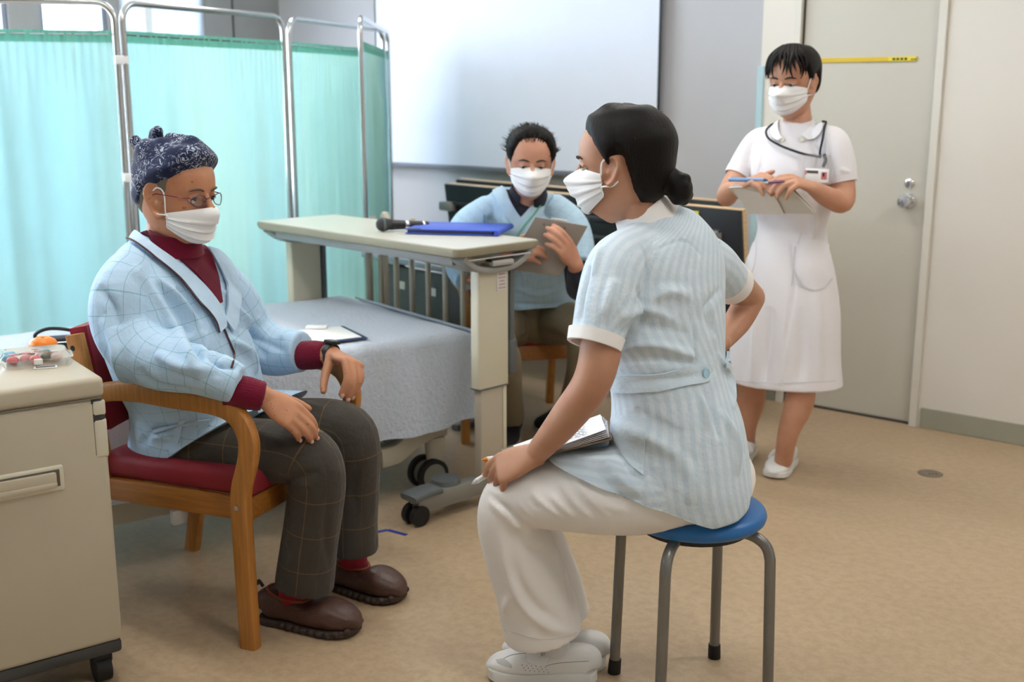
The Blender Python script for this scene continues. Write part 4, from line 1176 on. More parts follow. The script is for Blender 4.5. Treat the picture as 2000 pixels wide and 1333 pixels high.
def hand(blob, wrist, d, back, thumb, s=1.0, curls=((.3, .4, .3),) * 4, spread=.06, thumb_dir=(.75, .6, -.25), thumb_curl=(.2, .3), nails=None, fr=1.0, wr=None):
    """d: towards the fingers; back: out of the back of the hand; thumb: lateral direction of the thumb"""
    d = nz(d); back = nz(A3(back) - d * (A3(back) @ d)); lat = np.cross(d, back)
    if lat @ A3(thumb) < 0: lat = -lat
    w = A3(wrist)
    wr = wr or (.029, .021)
    blob.add(loft([(w - d * .012 * s, lat, wr[0] * s, wr[1] * s, wr[1] * s), (w + d * .012 * s, lat, .030 * s, .020 * s, .020 * s), (w + d * .045 * s, lat, .039 * s, .016 * s, .017 * s), (w + d * .075 * s, lat, .0415 * s, .0135 * s, .014 * s), (w + d * .093 * s, lat, .0395 * s, .0105 * s, .011 * s), (w + d * .099 * s, lat, .034 * s, .006 * s, .006 * s)], sub=4, n=24, p=2.3))
    offs = (.030, .0102, -.0098, -.029); base = (.088, .092, .088, .080); L = (1, 1.1, 1.02, .80); tips = []
    for i in range(4):
        dd = rotv(d, back, 0); ax = lat
        dd = nz(d + lat * offs[i] * spread * 30)
        p = w + d * base[i] * s + lat * offs[i] * s; pts = [p - dd * .012 * s, p]; rr = .0088 * s * fr * (1, 1.02, .98, .88)[i]; a = 0; cur = dd
        # curl towards the palm: rotate from d to -back
        for seg, (ln, cu) in enumerate(zip((.043, .027, .022), curls[i])):
            sgn = 1 if np.cross(lat, d) @ back < 0 else -1
            cur = rotv(cur, lat, sgn * cu); p = p + cur * ln * L[i] * s; pts.append(p)
        # densify for crisp knuckles
        blob.add(limb(pts, [rr * 1.0, rr * 1.08, rr * 1.0, rr * .95, rr * .80], ref=lat, n=12, sub=4))
        tips.append((p, cur, nz(np.cross(cur, lat)) * (1 if np.cross(cur, lat) @ back > 0 or True else -1)))
        if nails is not None:
            nb = np.cross(lat, cur); nb = nb if nb @ rotv(back, lat, (1 if np.cross(lat, d) @ back < 0 else -1) * sum(curls[i])) > 0 else -nb
            nails.append((p + cur * rr * .15 + nb * rr * .62, cur, nb, lat, rr))
    td = nz(d * thumb_dir[0] + lat * thumb_dir[1] + back * thumb_dir[2]); p = w + d * .022 * s + lat * .022 * s - back * .004 * s
    pts = [p]; cur = td; axt = nz(np.cross(td, d) + 1e-6)
    for ln, cu in zip((.046, .034, .026), (0,) + tuple(thumb_curl)):
        cur = nz(rotv(cur, axt, cu)); p = p + cur * ln * s; pts.append(p)
    blob.add(limb(pts, [.015 * s, .0125 * s, .0108 * s, .0088 * s], ref=np.cross(td, back), n=12, sub=4))
    return tips

def add_nails(nails, parent):
    for p, cur, nb, lat, rr in nails:
        k = MB(); R = Matrix((tuple(lat), tuple(cur), tuple(nb))).transposed(); k.ball(p, 1.0, 10, (rr * .62, rr * .8, rr * .38), rot=R); k.build('fingernail', NAIL, parent, world=True)

def shoe(parent, heel, toe, w=.05, h=.075, m=None, sole=None, name='shoe', toe_h=.05, sole_t=.022, open_h=.0, bulge=1.0):
    """low shoe from heel to toe on the floor; returns parts"""
    heel, toe = A3(heel), A3(toe); d = toe - heel; L = np.linalg.norm(d[:2]); d = nz([d[0], d[1], 0]); r = np.array([d[1], -d[0], 0]); z = np.array([0, 0, 1.0]); z0 = heel[2]
    b = Blob()
    hs = [(0, .22, h * .40), (.012, .48, h * .60), (.05, .76, h * .9), (.12, .86, h * 1.0), (.25, .84, h * 1.0), (.38, .85, h * .88), (.52, .95, h * .72), (.68, 1.04, toe_h * 1.06), (.82, 1.0, toe_h * .95), (.93, .80, toe_h * .75), (.985, .5, toe_h * .5), (1.0, .25, toe_h * .3)]
    st = []
    for t_, wd, hh in hs:
        c = heel + d * L * t_ + z * (sole_t * .6 + hh / 2 - (z0 - heel[2])); st.append((c, r, w * wd * bulge, hh / 2, hh / 2))
    # front direction for loft along d: right r, tangent d -> front = d x r = -z or z: symmetric
    b.add(loft(st, sub=5, n=32, p=2.6))
    up = b.build(name, m, parent, voxel=.004, smooth=3)
    k = MB(); out = []
    n = 40
    prof = []
    for i in range(n + 1):
        t_ = i / n; wd = np.interp(t_, [x[0] for x in hs], [x[1] for x in hs]); prof.append((t_, w * wd * 1.06 + .002))
    pl = [heel + d * (L * t_ * 1.02 - L * .01) + r * wd for t_, wd in prof] + [heel + d * (L * t_ * 1.02 - L * .01) - r * wd for t_, wd in prof[::-1]]
    rows = []
    for zz, sc in ((.0, .96), (.004, 1.0), (sole_t, 1.0), (sole_t + .003, .97), (sole_t + .003, .3)):
        cc = heel + d * L / 2
        rows.append([cc + (p - cc) * sc + z * (zz + max(0, (np.dot(p - heel, d) / L - .8)) * .03) for p in pl])
    rows.insert(0, [heel + d * L / 2 + (p - heel - d * L / 2) * .3 + z * 0 for p in pl])
    k.grid(np.array(rows), True); k.build('sole', sole, up, world=True)
    return up
def surf_pts(bvh, px):
    """where the given sight lines meet a surface; misses snap to the nearest point of it"""
    O = Vector((0, 0, CAM_H)); R = [ray(*q).normalized() for q in px]; H = [bvh.ray_cast(O, r) for r in R]
    ok = [i for i, h in enumerate(H) if h[0] is not None]; md = np.median([H[i][3] for i in ok]) if ok else 3.0
    ok = [i for i in ok if abs(H[i][3] - md) < .25]; L, N = [], []
    oka = np.array([px[i] for i in ok]) if ok else None; okd = np.array([H[i][3] for i in ok]); oks = set(ok)
    for i, r in enumerate(R):
        if i in oks: loc, nor = H[i][0], H[i][1]
        else:
            dd = okd[np.argmin(((oka - np.array(px[i])) ** 2).sum(1))] if ok else md
            loc, nor, _, _ = bvh.find_nearest(O + r * float(dd))
        L.append(loc); N.append(nor)
    return np.array(L), np.array(N)
def band(st, th, m, name, parent, n=40, p=2.0, sub=5, gap=None):
    """hollow ring of cloth (collar, cuff, belt): st as in loft"""
    outer = loft(st, sub=sub, n=n, p=p, cap=False)[0].reshape(-1, n + 1, 3)[:, :n]
    inner = loft([(c, r, rx - th, rf - th, rb - th) for c, r, rx, rf, rb in st], sub=sub, n=n, p=p, cap=False)[0].reshape(-1, n + 1, 3)[:, :n]
    k = MB()
    if gap is None:
        rows = np.concatenate([outer, inner[::-1], outer[:1]], 0); k.grid(rows, True)
    else:
        i0, i1 = gap   # keep columns i0..i1 (wrapping)
        idx = [(i0 + q) % n for q in range((i1 - i0) % n + 1)]
        k.grid(np.concatenate([outer[:, idx], inner[::-1][:, idx], outer[:1][:, idx]], 0))
    return k.build(name, m, parent, world=True, angle=60)

def strip_on(o, top, bot, m, name, parent, nu=24, nv=6, off=.002, th=.003, bvh=None, bulge=0.0):
    """sheet laid on a garment between two pixel polylines"""
    bvh = bvh or obj_bvh(o)
    def rs(pts):
        pts = np.array(pts, float); pts = catmull(pts, 8) if len(pts) > 2 else pts
        d = np.concatenate([[0], np.cumsum(np.linalg.norm(np.diff(pts, axis=0), axis=1))]); t = np.linspace(0, d[-1], nu)
        return np.stack([np.interp(t, d, pts[:, 0]), np.interp(t, d, pts[:, 1])], 1)
    A_, B_ = rs(top), rs(bot)
    px = np.array([[A_[i] + (B_[i] - A_[i]) * j / (nv - 1) for j in range(nv)] for i in range(nu)]).reshape(-1, 2)
    L_, N_ = surf_pts(bvh, px); bb = np.zeros((nu, nv))
    if bulge: bb = bulge * np.outer(np.sin(PI * np.arange(nu) / (nu - 1)), np.sin(PI * np.arange(nv) / (nv - 1)))
    P = (L_ + N_ * (off + bb.reshape(-1, 1))).reshape(nu, nv, 3)
    for _ in range(2):
        P[1:-1] = (P[:-2] + 2 * P[1:-1] + P[2:]) / 4
    k = MB(); k.slab(P, th); return k.build(name, m, parent, world=True, angle=70)

def button_on(bvh, x, y, m, parent, r=.009, name='button', off=.003):
    rr = ray(x, y).normalized(); loc, nor, i, d = bvh.ray_cast(Vector((0, 0, CAM_H)), rr)
    if loc is None: return
    q = nor.to_track_quat('Z', 'Y').to_matrix().to_4x4(); k = MB()
    k.lathe([(0, .0), (r, 0), (r * 1.05, .0015), (r, .003), (r * .75, .003), (r * .7, .0022), (0, .0022)], 20, Matrix.Translation(loc + nor * off) @ q)
    b = k.build(name, m, parent, world=True)
    k = MB()
    for sx in (-1, 1):
        for sy in (-1, 1): k.cyl(Matrix.Translation(loc + nor * off) @ q @ Vector((sx * r * .25, sy * r * .25, .0015)), Matrix.Translation(loc + nor * off) @ q @ Vector((sx * r * .25, sy * r * .25, .0028)), r * .12, n=6)
    return b

def floor_clip(zmin):
    def fn(co, me): co[:, 2] = np.maximum(co[:, 2], zmin); return co
    return fn

def plane_cut(o, a, b, c, keep):
    """trim a garment along the plane through three points (hem); keeps the side of 'keep'"""
    a, b, c = Vector(a), Vector(b), Vector(c); n = (b - a).cross(c - a).normalized()
    if (Vector(keep) - a).dot(n) < 0: n = -n
    M = parent_matrix(o); Mi = M.inverted(); bm = bmesh.new(); bm.from_mesh(o.data)
    pc = Mi @ a; pn = (Mi.to_3x3() @ n).normalized()
    r = bmesh.ops.bisect_plane(bm, geom=bm.verts[:] + bm.edges[:] + bm.faces[:], plane_co=pc, plane_no=pn, clear_inner=True)
    ed = [e for e in r['geom_cut'] if isinstance(e, bmesh.types.BMEdge)]
    bmesh.ops.holes_fill(bm, edges=[e for e in bm.edges if e.is_boundary], sides=0)
    bm.to_mesh(o.data); bm.free(); o.data.update()
    o.data.polygons.foreach_set('use_smooth', [True] * len(o.data.polygons))
    try: o.data.set_sharp_from_angle(angle=math.radians(65))
    except Exception: pass

def tube_on(o, pts, r, m, name, parent, off=.003, n=30, bvh=None, flat=False):
    """cord laid on a garment along a pixel polyline"""
    bvh = bvh or obj_bvh(o); P = catmull(np.array(pts, float), 8) if len(pts) > 2 else np.array([np.array(pts[0]) + (np.array(pts[1]) - np.array(pts[0])) * q / 8 for q in range(9)])
    d = np.concatenate([[0], np.cumsum(np.linalg.norm(np.diff(P, axis=0), axis=1))]); t = np.linspace(0, d[-1], n)
    L_, N_ = surf_pts(bvh, np.stack([np.interp(t, d, P[:, 0]), np.interp(t, d, P[:, 1])], 1)); Q = L_ + N_ * off
    for _ in range(2): Q[1:-1] = (Q[:-2] + 2 * Q[1:-1] + Q[2:]) / 4
    k = MB(); k.tube(list(Q), r, 8); return k.build(name, m, parent, world=True)
# ================================================================== seated nurse
NS = empty('person', (.42, 2.56, 0), label='nurse in pale blue striped tunic and white trousers seated on the blue stool', cat='person')
SK_N = skin('skin_nurse', (186, 138, 110), (164, 102, 78))
R_p, R_w, R_c = (.22, .97, 0), (.5, .87, 0), (.72, .69, 0)
hd = Head(at(1213, 322, 2.545), (-.965, .26), .985, pitch=-.05)
neck_b = at(1262, 428, 2.56)
body = Blob(); nails = []
hd.add_to(body, neck_b, .046)
body.add(loft([(at(1320, 930, 2.55), R_p, .15, .10, .10), (at(1310, 850, 2.55), R_p, .15, .10, .10), (at(1303, 745, 2.55), R_w, .12, .085, .08), (at(1290, 640, 2.55), R_c, .135, .09, .085), (at(1284, 560, 2.55), R_c, .15, .095, .085), (at(1280, 490, 2.56), R_c, .145, .075, .075), (at(1270, 450, 2.56), R_c, .09, .055, .055), (neck_b, R_c, .05, .05, .05)], n=28))
sh_l, el_l, wr_l = at(1222, 495, 2.46), at(1160, 738, 2.35), at(1050, 884, 2.445)
body.add(limb([sh_l, at(1185, 620, 2.39), el_l, at(1108, 815, 2.385), wr_l], [.05, .0475, .0425, .038, .0265], ref=(.2, -.9, .3), n=24))
sh_r, el_r, wr_r = at(1368, 492, 2.69), at(1466, 582, 2.93), at(1405, 672, 2.80)
body.add(limb([sh_r, at(1420, 540, 2.83), el_r], [.05, .046, .038], n=20)); body.add(limb([el_r, at(1440, 628, 2.89), wr_r], [.038, .036, .026], n=20))
hand(body, wr_r, at(1350, 690, 2.72) - wr_r, (.5, .6, .3), (-.3, .2, .9), curls=((.3, .4, .2),) * 4)
d_l = at(968, 918, 2.47) - at(1048, 886, 2.445)
hand(body, at(1046, 888, 2.447), d_l, (.12, -.62, .78), (-.2, .9, .4), s=1.02, curls=((.50, .30, .15), (.70, .30, .15), (.82, .28, .15), (.90, .30, .15)), spread=.10, thumb_dir=(.85, .25, -.45), thumb_curl=(.1, .2), fr=1.08, nails=nails)
for hp, kn, ak in ((at(1345, 950, 2.46), at(1005, 962, 2.52), at(1062, 1212, 2.58)), (at(1355, 930, 2.63), at(1010, 930, 2.68), at(1090, 1185, 2.72))):
    body.add(limb([hp, kn], [.08, .05], n=16)); body.add(limb([kn, ak], [.05, .032], n=16))
bo = body.build('body', SK_N, NS, voxel=.0036, smooth=3)
add_nails(nails, NS)
hd.eyes(NS, .8)
hd.mask(NS, top=.006, side_az=66, puff=1.25)
def hairline(a, pts):
    xs, ys = zip(*pts); return float(np.interp(a, xs, ys))
HL_UP = [(0, 42), (25, 41), (45, 34), (58, 20), (68, 4), (74, -6), (79, 6), (88, 14), (98, 13), (105, -12), (115, -42), (134, -58), (180, -64)]
def th_up(az, el):
    a = abs(az); e = hairline(a, HL_UP); q = min(1, max(-.4, (el - e) / 13.0)); base = .014 + .012 * max(0, math.cos(math.radians(180 - a))) * max(0, 1 - abs(el - 25) / 75) + .006 * max(0, math.sin(math.radians(el)))
    return base * q - (.004 if q <= 0 else 0) + (.0012 * math.sin(az * .9) * math.sin(el * .11) if q > .3 else 0)
hair = hd.shell(None, th_up, m=HAIR, parent=NS, smooth=1, naz=120, nel=80)
b = Blob(); rnd = random.Random(3)
bc = (0, -.130, -.058)
b.add(hd._tw(ellipsoid(bc, ((1, 0, 0), (0, 1, 0), (0, 0, 1)), (.036, .030, .036), 20)))
for i in range(9):
    a_ = i * 2 * PI / 9; b.add(hd._tw(ellipsoid((bc[0] + .02 * math.cos(a_), bc[1] - .004 + .010 * math.sin(2 * a_), bc[2] + .023 * math.sin(a_)), ((1, 0, 0), (0, 1, 0), (0, 0, 1)), (.016, .016, .016), 12)))
b.add(hd._tw(limb([(0, -.08, -.03), (0, -.125, -.045)], [.045, .026], ref=(1, 0, 0))))
b.build('hair_bun', HAIR, NS, voxel=.004, smooth=2)
k = MB()
for i in range(26):
    p = rnd.uniform(-.05, .05); q = rnd.uniform(-.07, .05); z0 = .118 - q * q * 6 - p * p * 8
    k.tube([hd.L((p, q, z0)), hd.L((p + rnd.uniform(-.01, .01), q - .015, z0 + rnd.uniform(.006, .014))), hd.L((p + rnd.uniform(-.02, .02), q - .045, z0 + rnd.uniform(-.002, .012)))], .00035, 4, sub=3)
k.build('stray_hair', HAIR, NS, world=True)['kind'] = 'stuff'
k = MB(); k.tube([hd.L((.012 * math.cos(q), -.118 + .006 * math.sin(q), -.082 + .009 * math.sin(q))) for q in np.linspace(0, 5.5, 12)], .0012, 6); k.build('hair_pin', CHROME2, NS, world=True)

# trousers
TROU = cloth('white_twill', (236, 233, 230), weave=1000, bump=.12, vary=.02)
b = Blob()
b.add(limb([at(1345, 940, 2.475), at(1230, 962, 2.455), at(1110, 966, 2.475), at(1020, 968, 2.515), at(996, 1010, 2.535), at(1018, 1085, 2.552), at(1044, 1160, 2.568), at(1060, 1234, 2.578)], [.105, .098, .086, .077, .078, .088, .094, .098], ref=(.1, 1, 0), n=36, rnd=(True, False)))
b.add(limb([at(1355, 925, 2.635), at(1230, 930, 2.645), at(1110, 928, 2.665), at(1030, 935, 2.69), at(1015, 975, 2.70), at(1035, 1050, 2.715), at(1065, 1130, 2.725), at(1085, 1206, 2.73)], [.105, .096, .085, .077, .077, .084, .088, .091], ref=(.1, 1, 0), n=36, rnd=(True, False)))
b.add(ellipsoid(at(1350, 930, 2.55), ((.2, .97, 0), (-.97, .2, 0), (0, 0, 1)), (.175, .15, .105), 28))
def st_clip(co, me):
    d = np.hypot(co[:, 0] - ST_C.x, co[:, 1] - ST_C.y); zz = .489 - np.clip((d - .15) / .03, 0, 1) * .03
    s_ = (d < .185); co[s_, 2] = np.maximum(co[s_, 2], zz[s_]); return co
tr = b.build('trousers', TROU, NS, voxel=.0055, smooth=4, fn=st_clip)
creases(tr, [([(1034, 955), (1062, 985), (1098, 1012)], .006, .006), ([(1030, 972), (1055, 998)], .005, -.004), ([(1076, 966), (1098, 990), (1120, 1010)], .006, .006), ([(1096, 942), (1120, 978), (1158, 1012)], .007, .008), ([(1108, 945), (1135, 985), (1165, 1012)], .006, -.004),
             ([(1122, 928), (1148, 968), (1190, 1008)], .008, .008), ([(1155, 950), (1180, 985), (1225, 1000)], .008, .006), ([(1010, 978), (1040, 1010)], .005, .004),
             ([(952, 962), (990, 995), (1040, 1030), (1105, 1046)], .008, -.010), ([(955, 975), (990, 1008), (1035, 1042)], .009, .007), ([(1000, 1015), (1040, 1060), (1080, 1045)], .014, .012), ([(1000, 1030), (1045, 1080), (1090, 1070)], .012, -.008),
             ([(980, 1040), (990, 1110), (1020, 1180), (1070, 1225), (1130, 1235)], .012, .012), ([(1000, 1090), (1015, 1140), (1050, 1190), (1100, 1210)], .012, -.007), ([(1115, 1050), (1105, 1120), (1120, 1200)], .012, -.008),
             ([(985, 1200), (1000, 1160)], .012, .008), ([(1130, 1140), (1150, 1165)], .008, .006)])
strip_on(tr, [(985, 1230), (1060, 1248), (1138, 1236)], [(985, 1232), (1060, 1250), (1138, 1238)], plain('hem_stitch', (222, 219, 216), .9), 'hem_stitching', NS, nu=20, nv=2, off=.0008, th=.0012)

# shoes
WHT_S = cloth('white_sock', (226, 226, 226), weave=500, bump=.3)
for (hx, hy), (tx, ty) in (((1164, 1326), (954, 1322)), ((1181, 1300), (985, 1286))):
    sp = shoe(NS, onz(hx, hy, 0), onz(tx, ty, 0), w=.046, h=.072, m=SHOEW, sole=SOLEW, name='nurse_shoe', toe_h=.050, sole_t=.028)
    h_, t_ = onz(hx, hy, 0), onz(tx, ty, 0); k = MB(); k.tube([h_.lerp(t_, .36) + Vector((0, 0, .05)), h_.lerp(t_, .38) + Vector((0, 0, .10)), h_.lerp(t_, .42) + Vector((0, 0, .17))], .035, 18); k.build('sock', WHT_S, NS, world=True)
    if hx < 1170:
        bv = obj_bvh(sp)
        strip_on(sp, [(1026, 1272), (1050, 1278), (1076, 1284)], [(1030, 1296), (1052, 1302), (1066, 1300)], SHOEW, 'shoe_strap', sp, nu=14, nv=8, off=.002, th=.003, bvh=bv)
        h0 = hit(bv, 1060, 1281)
        if h0 is not None:
            q = (-ray(1060, 1281)).to_track_quat('Z', 'Y').to_matrix().to_4x4()
            text_obj('shoe_mark', 'N', .013, parent_matrix(sp).inverted() @ Matrix.Translation(h0 - ray(1060, 1281).normalized() * .006) @ q @ Matrix.Rotation(-.2, 4, 'Z'), plain('mark_teal', (30, 96, 120), .5), sp)
        strip_on(sp, [(968, 1290), (985, 1288), (1000, 1300)], [(972, 1296), (985, 1302), (1000, 1306)], plain('shoe_mesh', (200, 200, 200), .8, bump=.6, bscale=900), 'toe_mesh', sp, nu=12, nv=6, off=.001, th=.0015, bvh=bv)
        tube_on(sp, [(975, 1292), (1000, 1280), (1028, 1277)], .0008, plain('hole_grey', (150, 150, 152), .8), 'toe_seam', sp, off=.0004, n=14, bvh=bv)
        tube_on(sp, [(1066, 1302), (1090, 1296), (1150, 1292)], .0008, plain('hole_grey', (150, 150, 152), .8), 'side_seam', sp, off=.0004, n=14, bvh=bv)
        for i in range(6):
            for j in range(3):
                hh = hit(bv, 1020 + i * 9 + j * 3, 1300 + j * 5 + i * .8)
                if hh is None: continue
                k = MB(); k.ball(hh, .0014, 6); k.build('punch_hole', plain('hole_grey', (150, 150, 152), .8), sp, world=True)
# tunic
TUN = fabric('tunic_stripe', (214, 227, 237), 'stripe', [('u', .024, .10, (190, 209, 223), .60), ('v', .060, .08, (196, 213, 226), .25)])
b = Blob()
b.add(loft([(at(1318, 985, 2.53), R_p, .180, .13, .172), (at(1316, 930, 2.53), R_p, .184, .150, .178), (at(1320, 850, 2.535), (.32, .95, 0), .180, .150, .160), (at(1310, 745, 2.54), R_w, .165, .128, .125), (at(1296, 640, 2.545), R_c, .170, .125, .122), (at(1288, 560, 2.55), R_c, .180, .126, .120), (at(1286, 500, 2.555), R_c, .178, .105, .110), (at(1278, 460, 2.56), R_c, .145, .085, .09), (at(1268, 432, 2.56), R_c, .085, .066, .07), (at(1262, 420, 2.56), R_c, .062, .060, .060)], n=56, p=2.15))
b.add(limb([at(1250, 482, 2.50), at(1206, 520, 2.43), at(1186, 590, 2.395), at(1164, 668, 2.365)], [.060, .066, .066, .056], ref=(.2, -.9, .3), n=32, rnd=(True, False)))
b.add(limb([at(1350, 490, 2.66), at(1395, 520, 2.77), at(1424, 548, 2.845)], [.060, .060, .053], n=28, rnd=(True, False)))
# skirt of the tunic lying over both thighs, trimmed along the hem
b.add(limb([at(1345, 940, 2.475), at(1230, 958, 2.452), at(1110, 958, 2.47), at(1060, 958, 2.49)], [.114, .106, .093, .083], ref=(.1, 1, 0), n=36))
b.add(limb([at(1355, 925, 2.635), at(1230, 926, 2.645), at(1110, 922, 2.665)], [.114, .106, .095], ref=(.1, 1, 0), n=36))
b.add(limb([at(1290, 860, 2.50), at(1240, 910, 2.48), at(1170, 930, 2.48)], [.115, .075, .05], ref=(.1, 1, 0), n=30))
tu = b.build('tunic', TUN, NS, voxel=.0055, smooth=6, fab=True, fn=st_clip)
plane_cut(tu, at(1112, 906, 2.47), at(1255, 985, 2.36), at(1440, 985, 2.60), at(1290, 640, 2.5))
creases(tu, [(q_, w_ * .75, max(h_ * 2.1, -.010)) for q_, w_, h_ in [([(1186, 735), (1240, 742), (1320, 740), (1400, 722)], .016, -.007),
             ([(1205, 620), (1260, 605), (1320, 628)], .014, .008), ([(1200, 650), (1270, 640), (1350, 655)], .014, -.007), ([(1195, 690), (1270, 672), (1360, 700)], .014, .008), ([(1200, 710), (1290, 700), (1370, 715)], .012, -.006),
             ([(1255, 600), (1300, 570), (1350, 580)], .016, .006), ([(1240, 560), (1256, 600), (1235, 660)], .010, -.010), ([(1155, 520), (1140, 580), (1135, 630)], .010, -.007), ([(1175, 480), (1160, 540)], .010, .005), ([(1200, 545), (1180, 620)], .012, .005),
             ([(1356, 630), (1360, 720)], .006, -.005), ([(1378, 760), (1395, 810), (1405, 860)], .008, -.010), ([(1370, 770), (1385, 840)], .010, .006), ([(1190, 790), (1240, 800), (1330, 850)], .016, -.008), ([(1195, 820), (1260, 850), (1320, 890)], .018, .009),
             ([(1205, 880), (1225, 920), (1262, 945)], .012, -.012), ([(1180, 900), (1215, 940), (1250, 965)], .014, .009), ([(1150, 905), (1200, 960), (1260, 985)], .014, -.006), ([(1400, 690), (1425, 740), (1432, 800)], .012, .007), ([(1410, 560), (1380, 600), (1395, 660)], .016, -.006),
             ([(1250, 480), (1262, 530), (1250, 590)], .006, -.006), ([(1405, 800), (1435, 860), (1440, 930)], .016, .008), ([(1300, 860), (1350, 930), (1350, 985)], .02, .005), ([(1260, 500), (1330, 470), (1370, 500)], .004, -.003)]])
rumple(tu, .0034, 24, 4)
bvt = obj_bvh(tu)
BELT = fabric('tunic_belt', (204, 220, 232), 'none')
strip_on(tu, [(1181, 731), (1230, 732), (1290, 729), (1350, 714), (1380, 711), (1388, 722)], [(1184, 766), (1230, 768), (1290, 764), (1350, 752), (1380, 748), (1388, 737)], BELT, 'belt', NS, nu=30, nv=7, off=.004, th=.004, bvh=bvt)
BUT = plain('button_blue', (168, 206, 226), .3)
button_on(bvt, 1373, 729, BUT, NS, .011, off=.008)
strip_on(tu, [(1418, 686), (1426, 690), (1431, 704)], [(1412, 716), (1422, 718), (1430, 708)], BELT, 'belt', NS, nu=8, nv=5, off=.006, th=.006, bvh=bvt)
strip_on(tu, [(1196, 812), (1230, 812), (1262, 818)], [(1200, 860), (1228, 905), (1258, 930)], TUN if False else BELT, 'pocket', NS, nu=16, nv=14, off=.002, th=.003, bvh=bvt, bulge=.006)
WHT = cloth('white_trim', (240, 238, 236), weave=900, bump=.1, vary=.01)
c0, c1 = A3(at(1166, 652, 2.370)), A3(at(1160, 676, 2.360))
band([(c0, (.2, -.9, .3), .0625, .0625, .0625), (c1, (.2, -.9, .3), .0590, .0590, .0590)], .008, WHT, 'sleeve_cuff', NS, sub=3)
c0, c1 = A3(at(1419, 543, 2.83)), A3(at(1431, 555, 2.865))
band([(c0, (0, .3, 1), .056, .056, .056), (c1, (0, .3, 1), .0555, .0555, .0555)], .006, WHT, 'sleeve_cuff', NS, sub=3)
cb = A3(at(1264, 436, 2.56)); up = nz(A3(at(1235, 385, 2.55)) - cb)
band([(cb + up * .0, R_c, .084, .072, .076), (cb + up * .022, R_c, .070, .066, .068), (cb + up * .046, R_c, .060, .062, .062)], .004, WHT, 'collar', NS, gap=(24, 14), n=60)

# clipboard with papers on her lap, pens
pA, pB = A3(at(962, 925, 2.56)), A3(at(1190, 868, 2.50))
def quadboard(name, pts, th, m, parent=None):
    P = np.array([[A3(pts[0]), A3(pts[3])], [A3(pts[1]), A3(pts[2])]])
    n = 6; G = np.zeros((n, n, 3))
    for i in range(n):
        for j in range(n):
            u, v = i / (n - 1), j / (n - 1); G[i, j] = P[0, 0] * (1 - u) * (1 - v) + P[1, 0] * u * (1 - v) + P[1, 1] * u * v + P[0, 1] * (1 - u) * v
    k = MB(); k.slab(G, th); return k.build(name, m, parent, world=parent is not None)
q0, q1, q2, q3 = at(1004, 905, 2.455), at(1196, 858, 2.42), at(1190, 824, 2.66), at(978, 880, 2.70)
cbn = empty('clipboard', q0, label='clipboard stacked with printed papers on the seated nurse lap', cat='clipboard')
def lift(p, h): return Vector(p) + Vector((0, 0, h))
quadboard('board', [lift(p, .0) for p in (q0, q1, q2, q3)], .004, plain('board_brown', (120, 104, 88), .6), cbn)
for i in range(5):
    h = .004 + i * .0022; e = .004 * i
    quadboard('paper_sheet', [lift(p, h) for p in (q0 + Vector((.02 + e, .004, 0)), q1 + Vector((-.006 - e * .5, .004, .002 * i)), q2 + Vector((-.006 - e, -.004, .0015 * i)), q3 + Vector((.03, -.004, 0)))], .0012, plain('paper_white2', (238, 238, 242) if i != 3 else (214, 214, 232), .7) if i != 3 else plain('paper_lilac', (206, 208, 230), .7), cbn)
k = MB(); rr = random.Random(5)
for j in range(13):
    v = .12 + j * .06; p = q0.lerp(q3, v); q = q1.lerp(q2, v)
    x = .42
    while x < .93:
        L = rr.uniform(.02, .06); a = lift(p.lerp(q, x), .0162 + x * .006); b_ = lift(p.lerp(q, min(.95, x + L)), .0162 + x * .006); x += L + .02
        k.cyl(a, b_, .0007, n=4)
tx = k.build('handwritten_lines', plain('ink_grey', (170, 170, 178), .8), cbn, world=True); tx['kind'] = 'stuff'
def pen(p, q, label, body_m, tip_m, r=.0048, cat='pen', clip=True):
    p, q = Vector(p), Vector(q); e = empty('ballpoint_pen', p, label=label, cat=cat); d = (q - p).normalized()
    k = MB(); k.cyl(p + d * .014, q, r, n=14); k.build('barrel', body_m, e, world=True)
    k = MB(); k.cyl(p + d * .014, p, r, .0008, 12); k.build('tip', tip_m, e, world=True)
    if clip: k = MB(); k.tube([q - d * .005 + Vector((0, 0, r + .002)), q - d * .04 + Vector((0, 0, r + .0015))], .0012, 6); k.build('pocket_clip', body_m, e, world=True)
    return e
PW = plain('pen_white', (230, 230, 226), .3)
pen(at(940, 899, 2.555), at(1010, 890, 2.60), 'white ballpoint pen with orange tip above the nurse fingers', PW, plain('pen_tip_orange', (214, 130, 40), .4), .006)
pen(at(921, 946, 2.53), at(978, 912, 2.58), 'white pen gripped under the seated nurse fingers', PW, plain('pen_tip_grey', (190, 190, 200), .3), .0065, clip=False)
k = MB(); pc = Vector(at(958, 906, 2.555)); k.ball(pc, .011, 12, (1, .7, .75)); k.ball(pc + Vector((.012, 0, -.004)), .008, 10); o = k.build('charm', plain('amber_charm', (206, 140, 20), .3)); tag(o, 'small amber charm beside the pens on the nurse clipboard', 'charm')
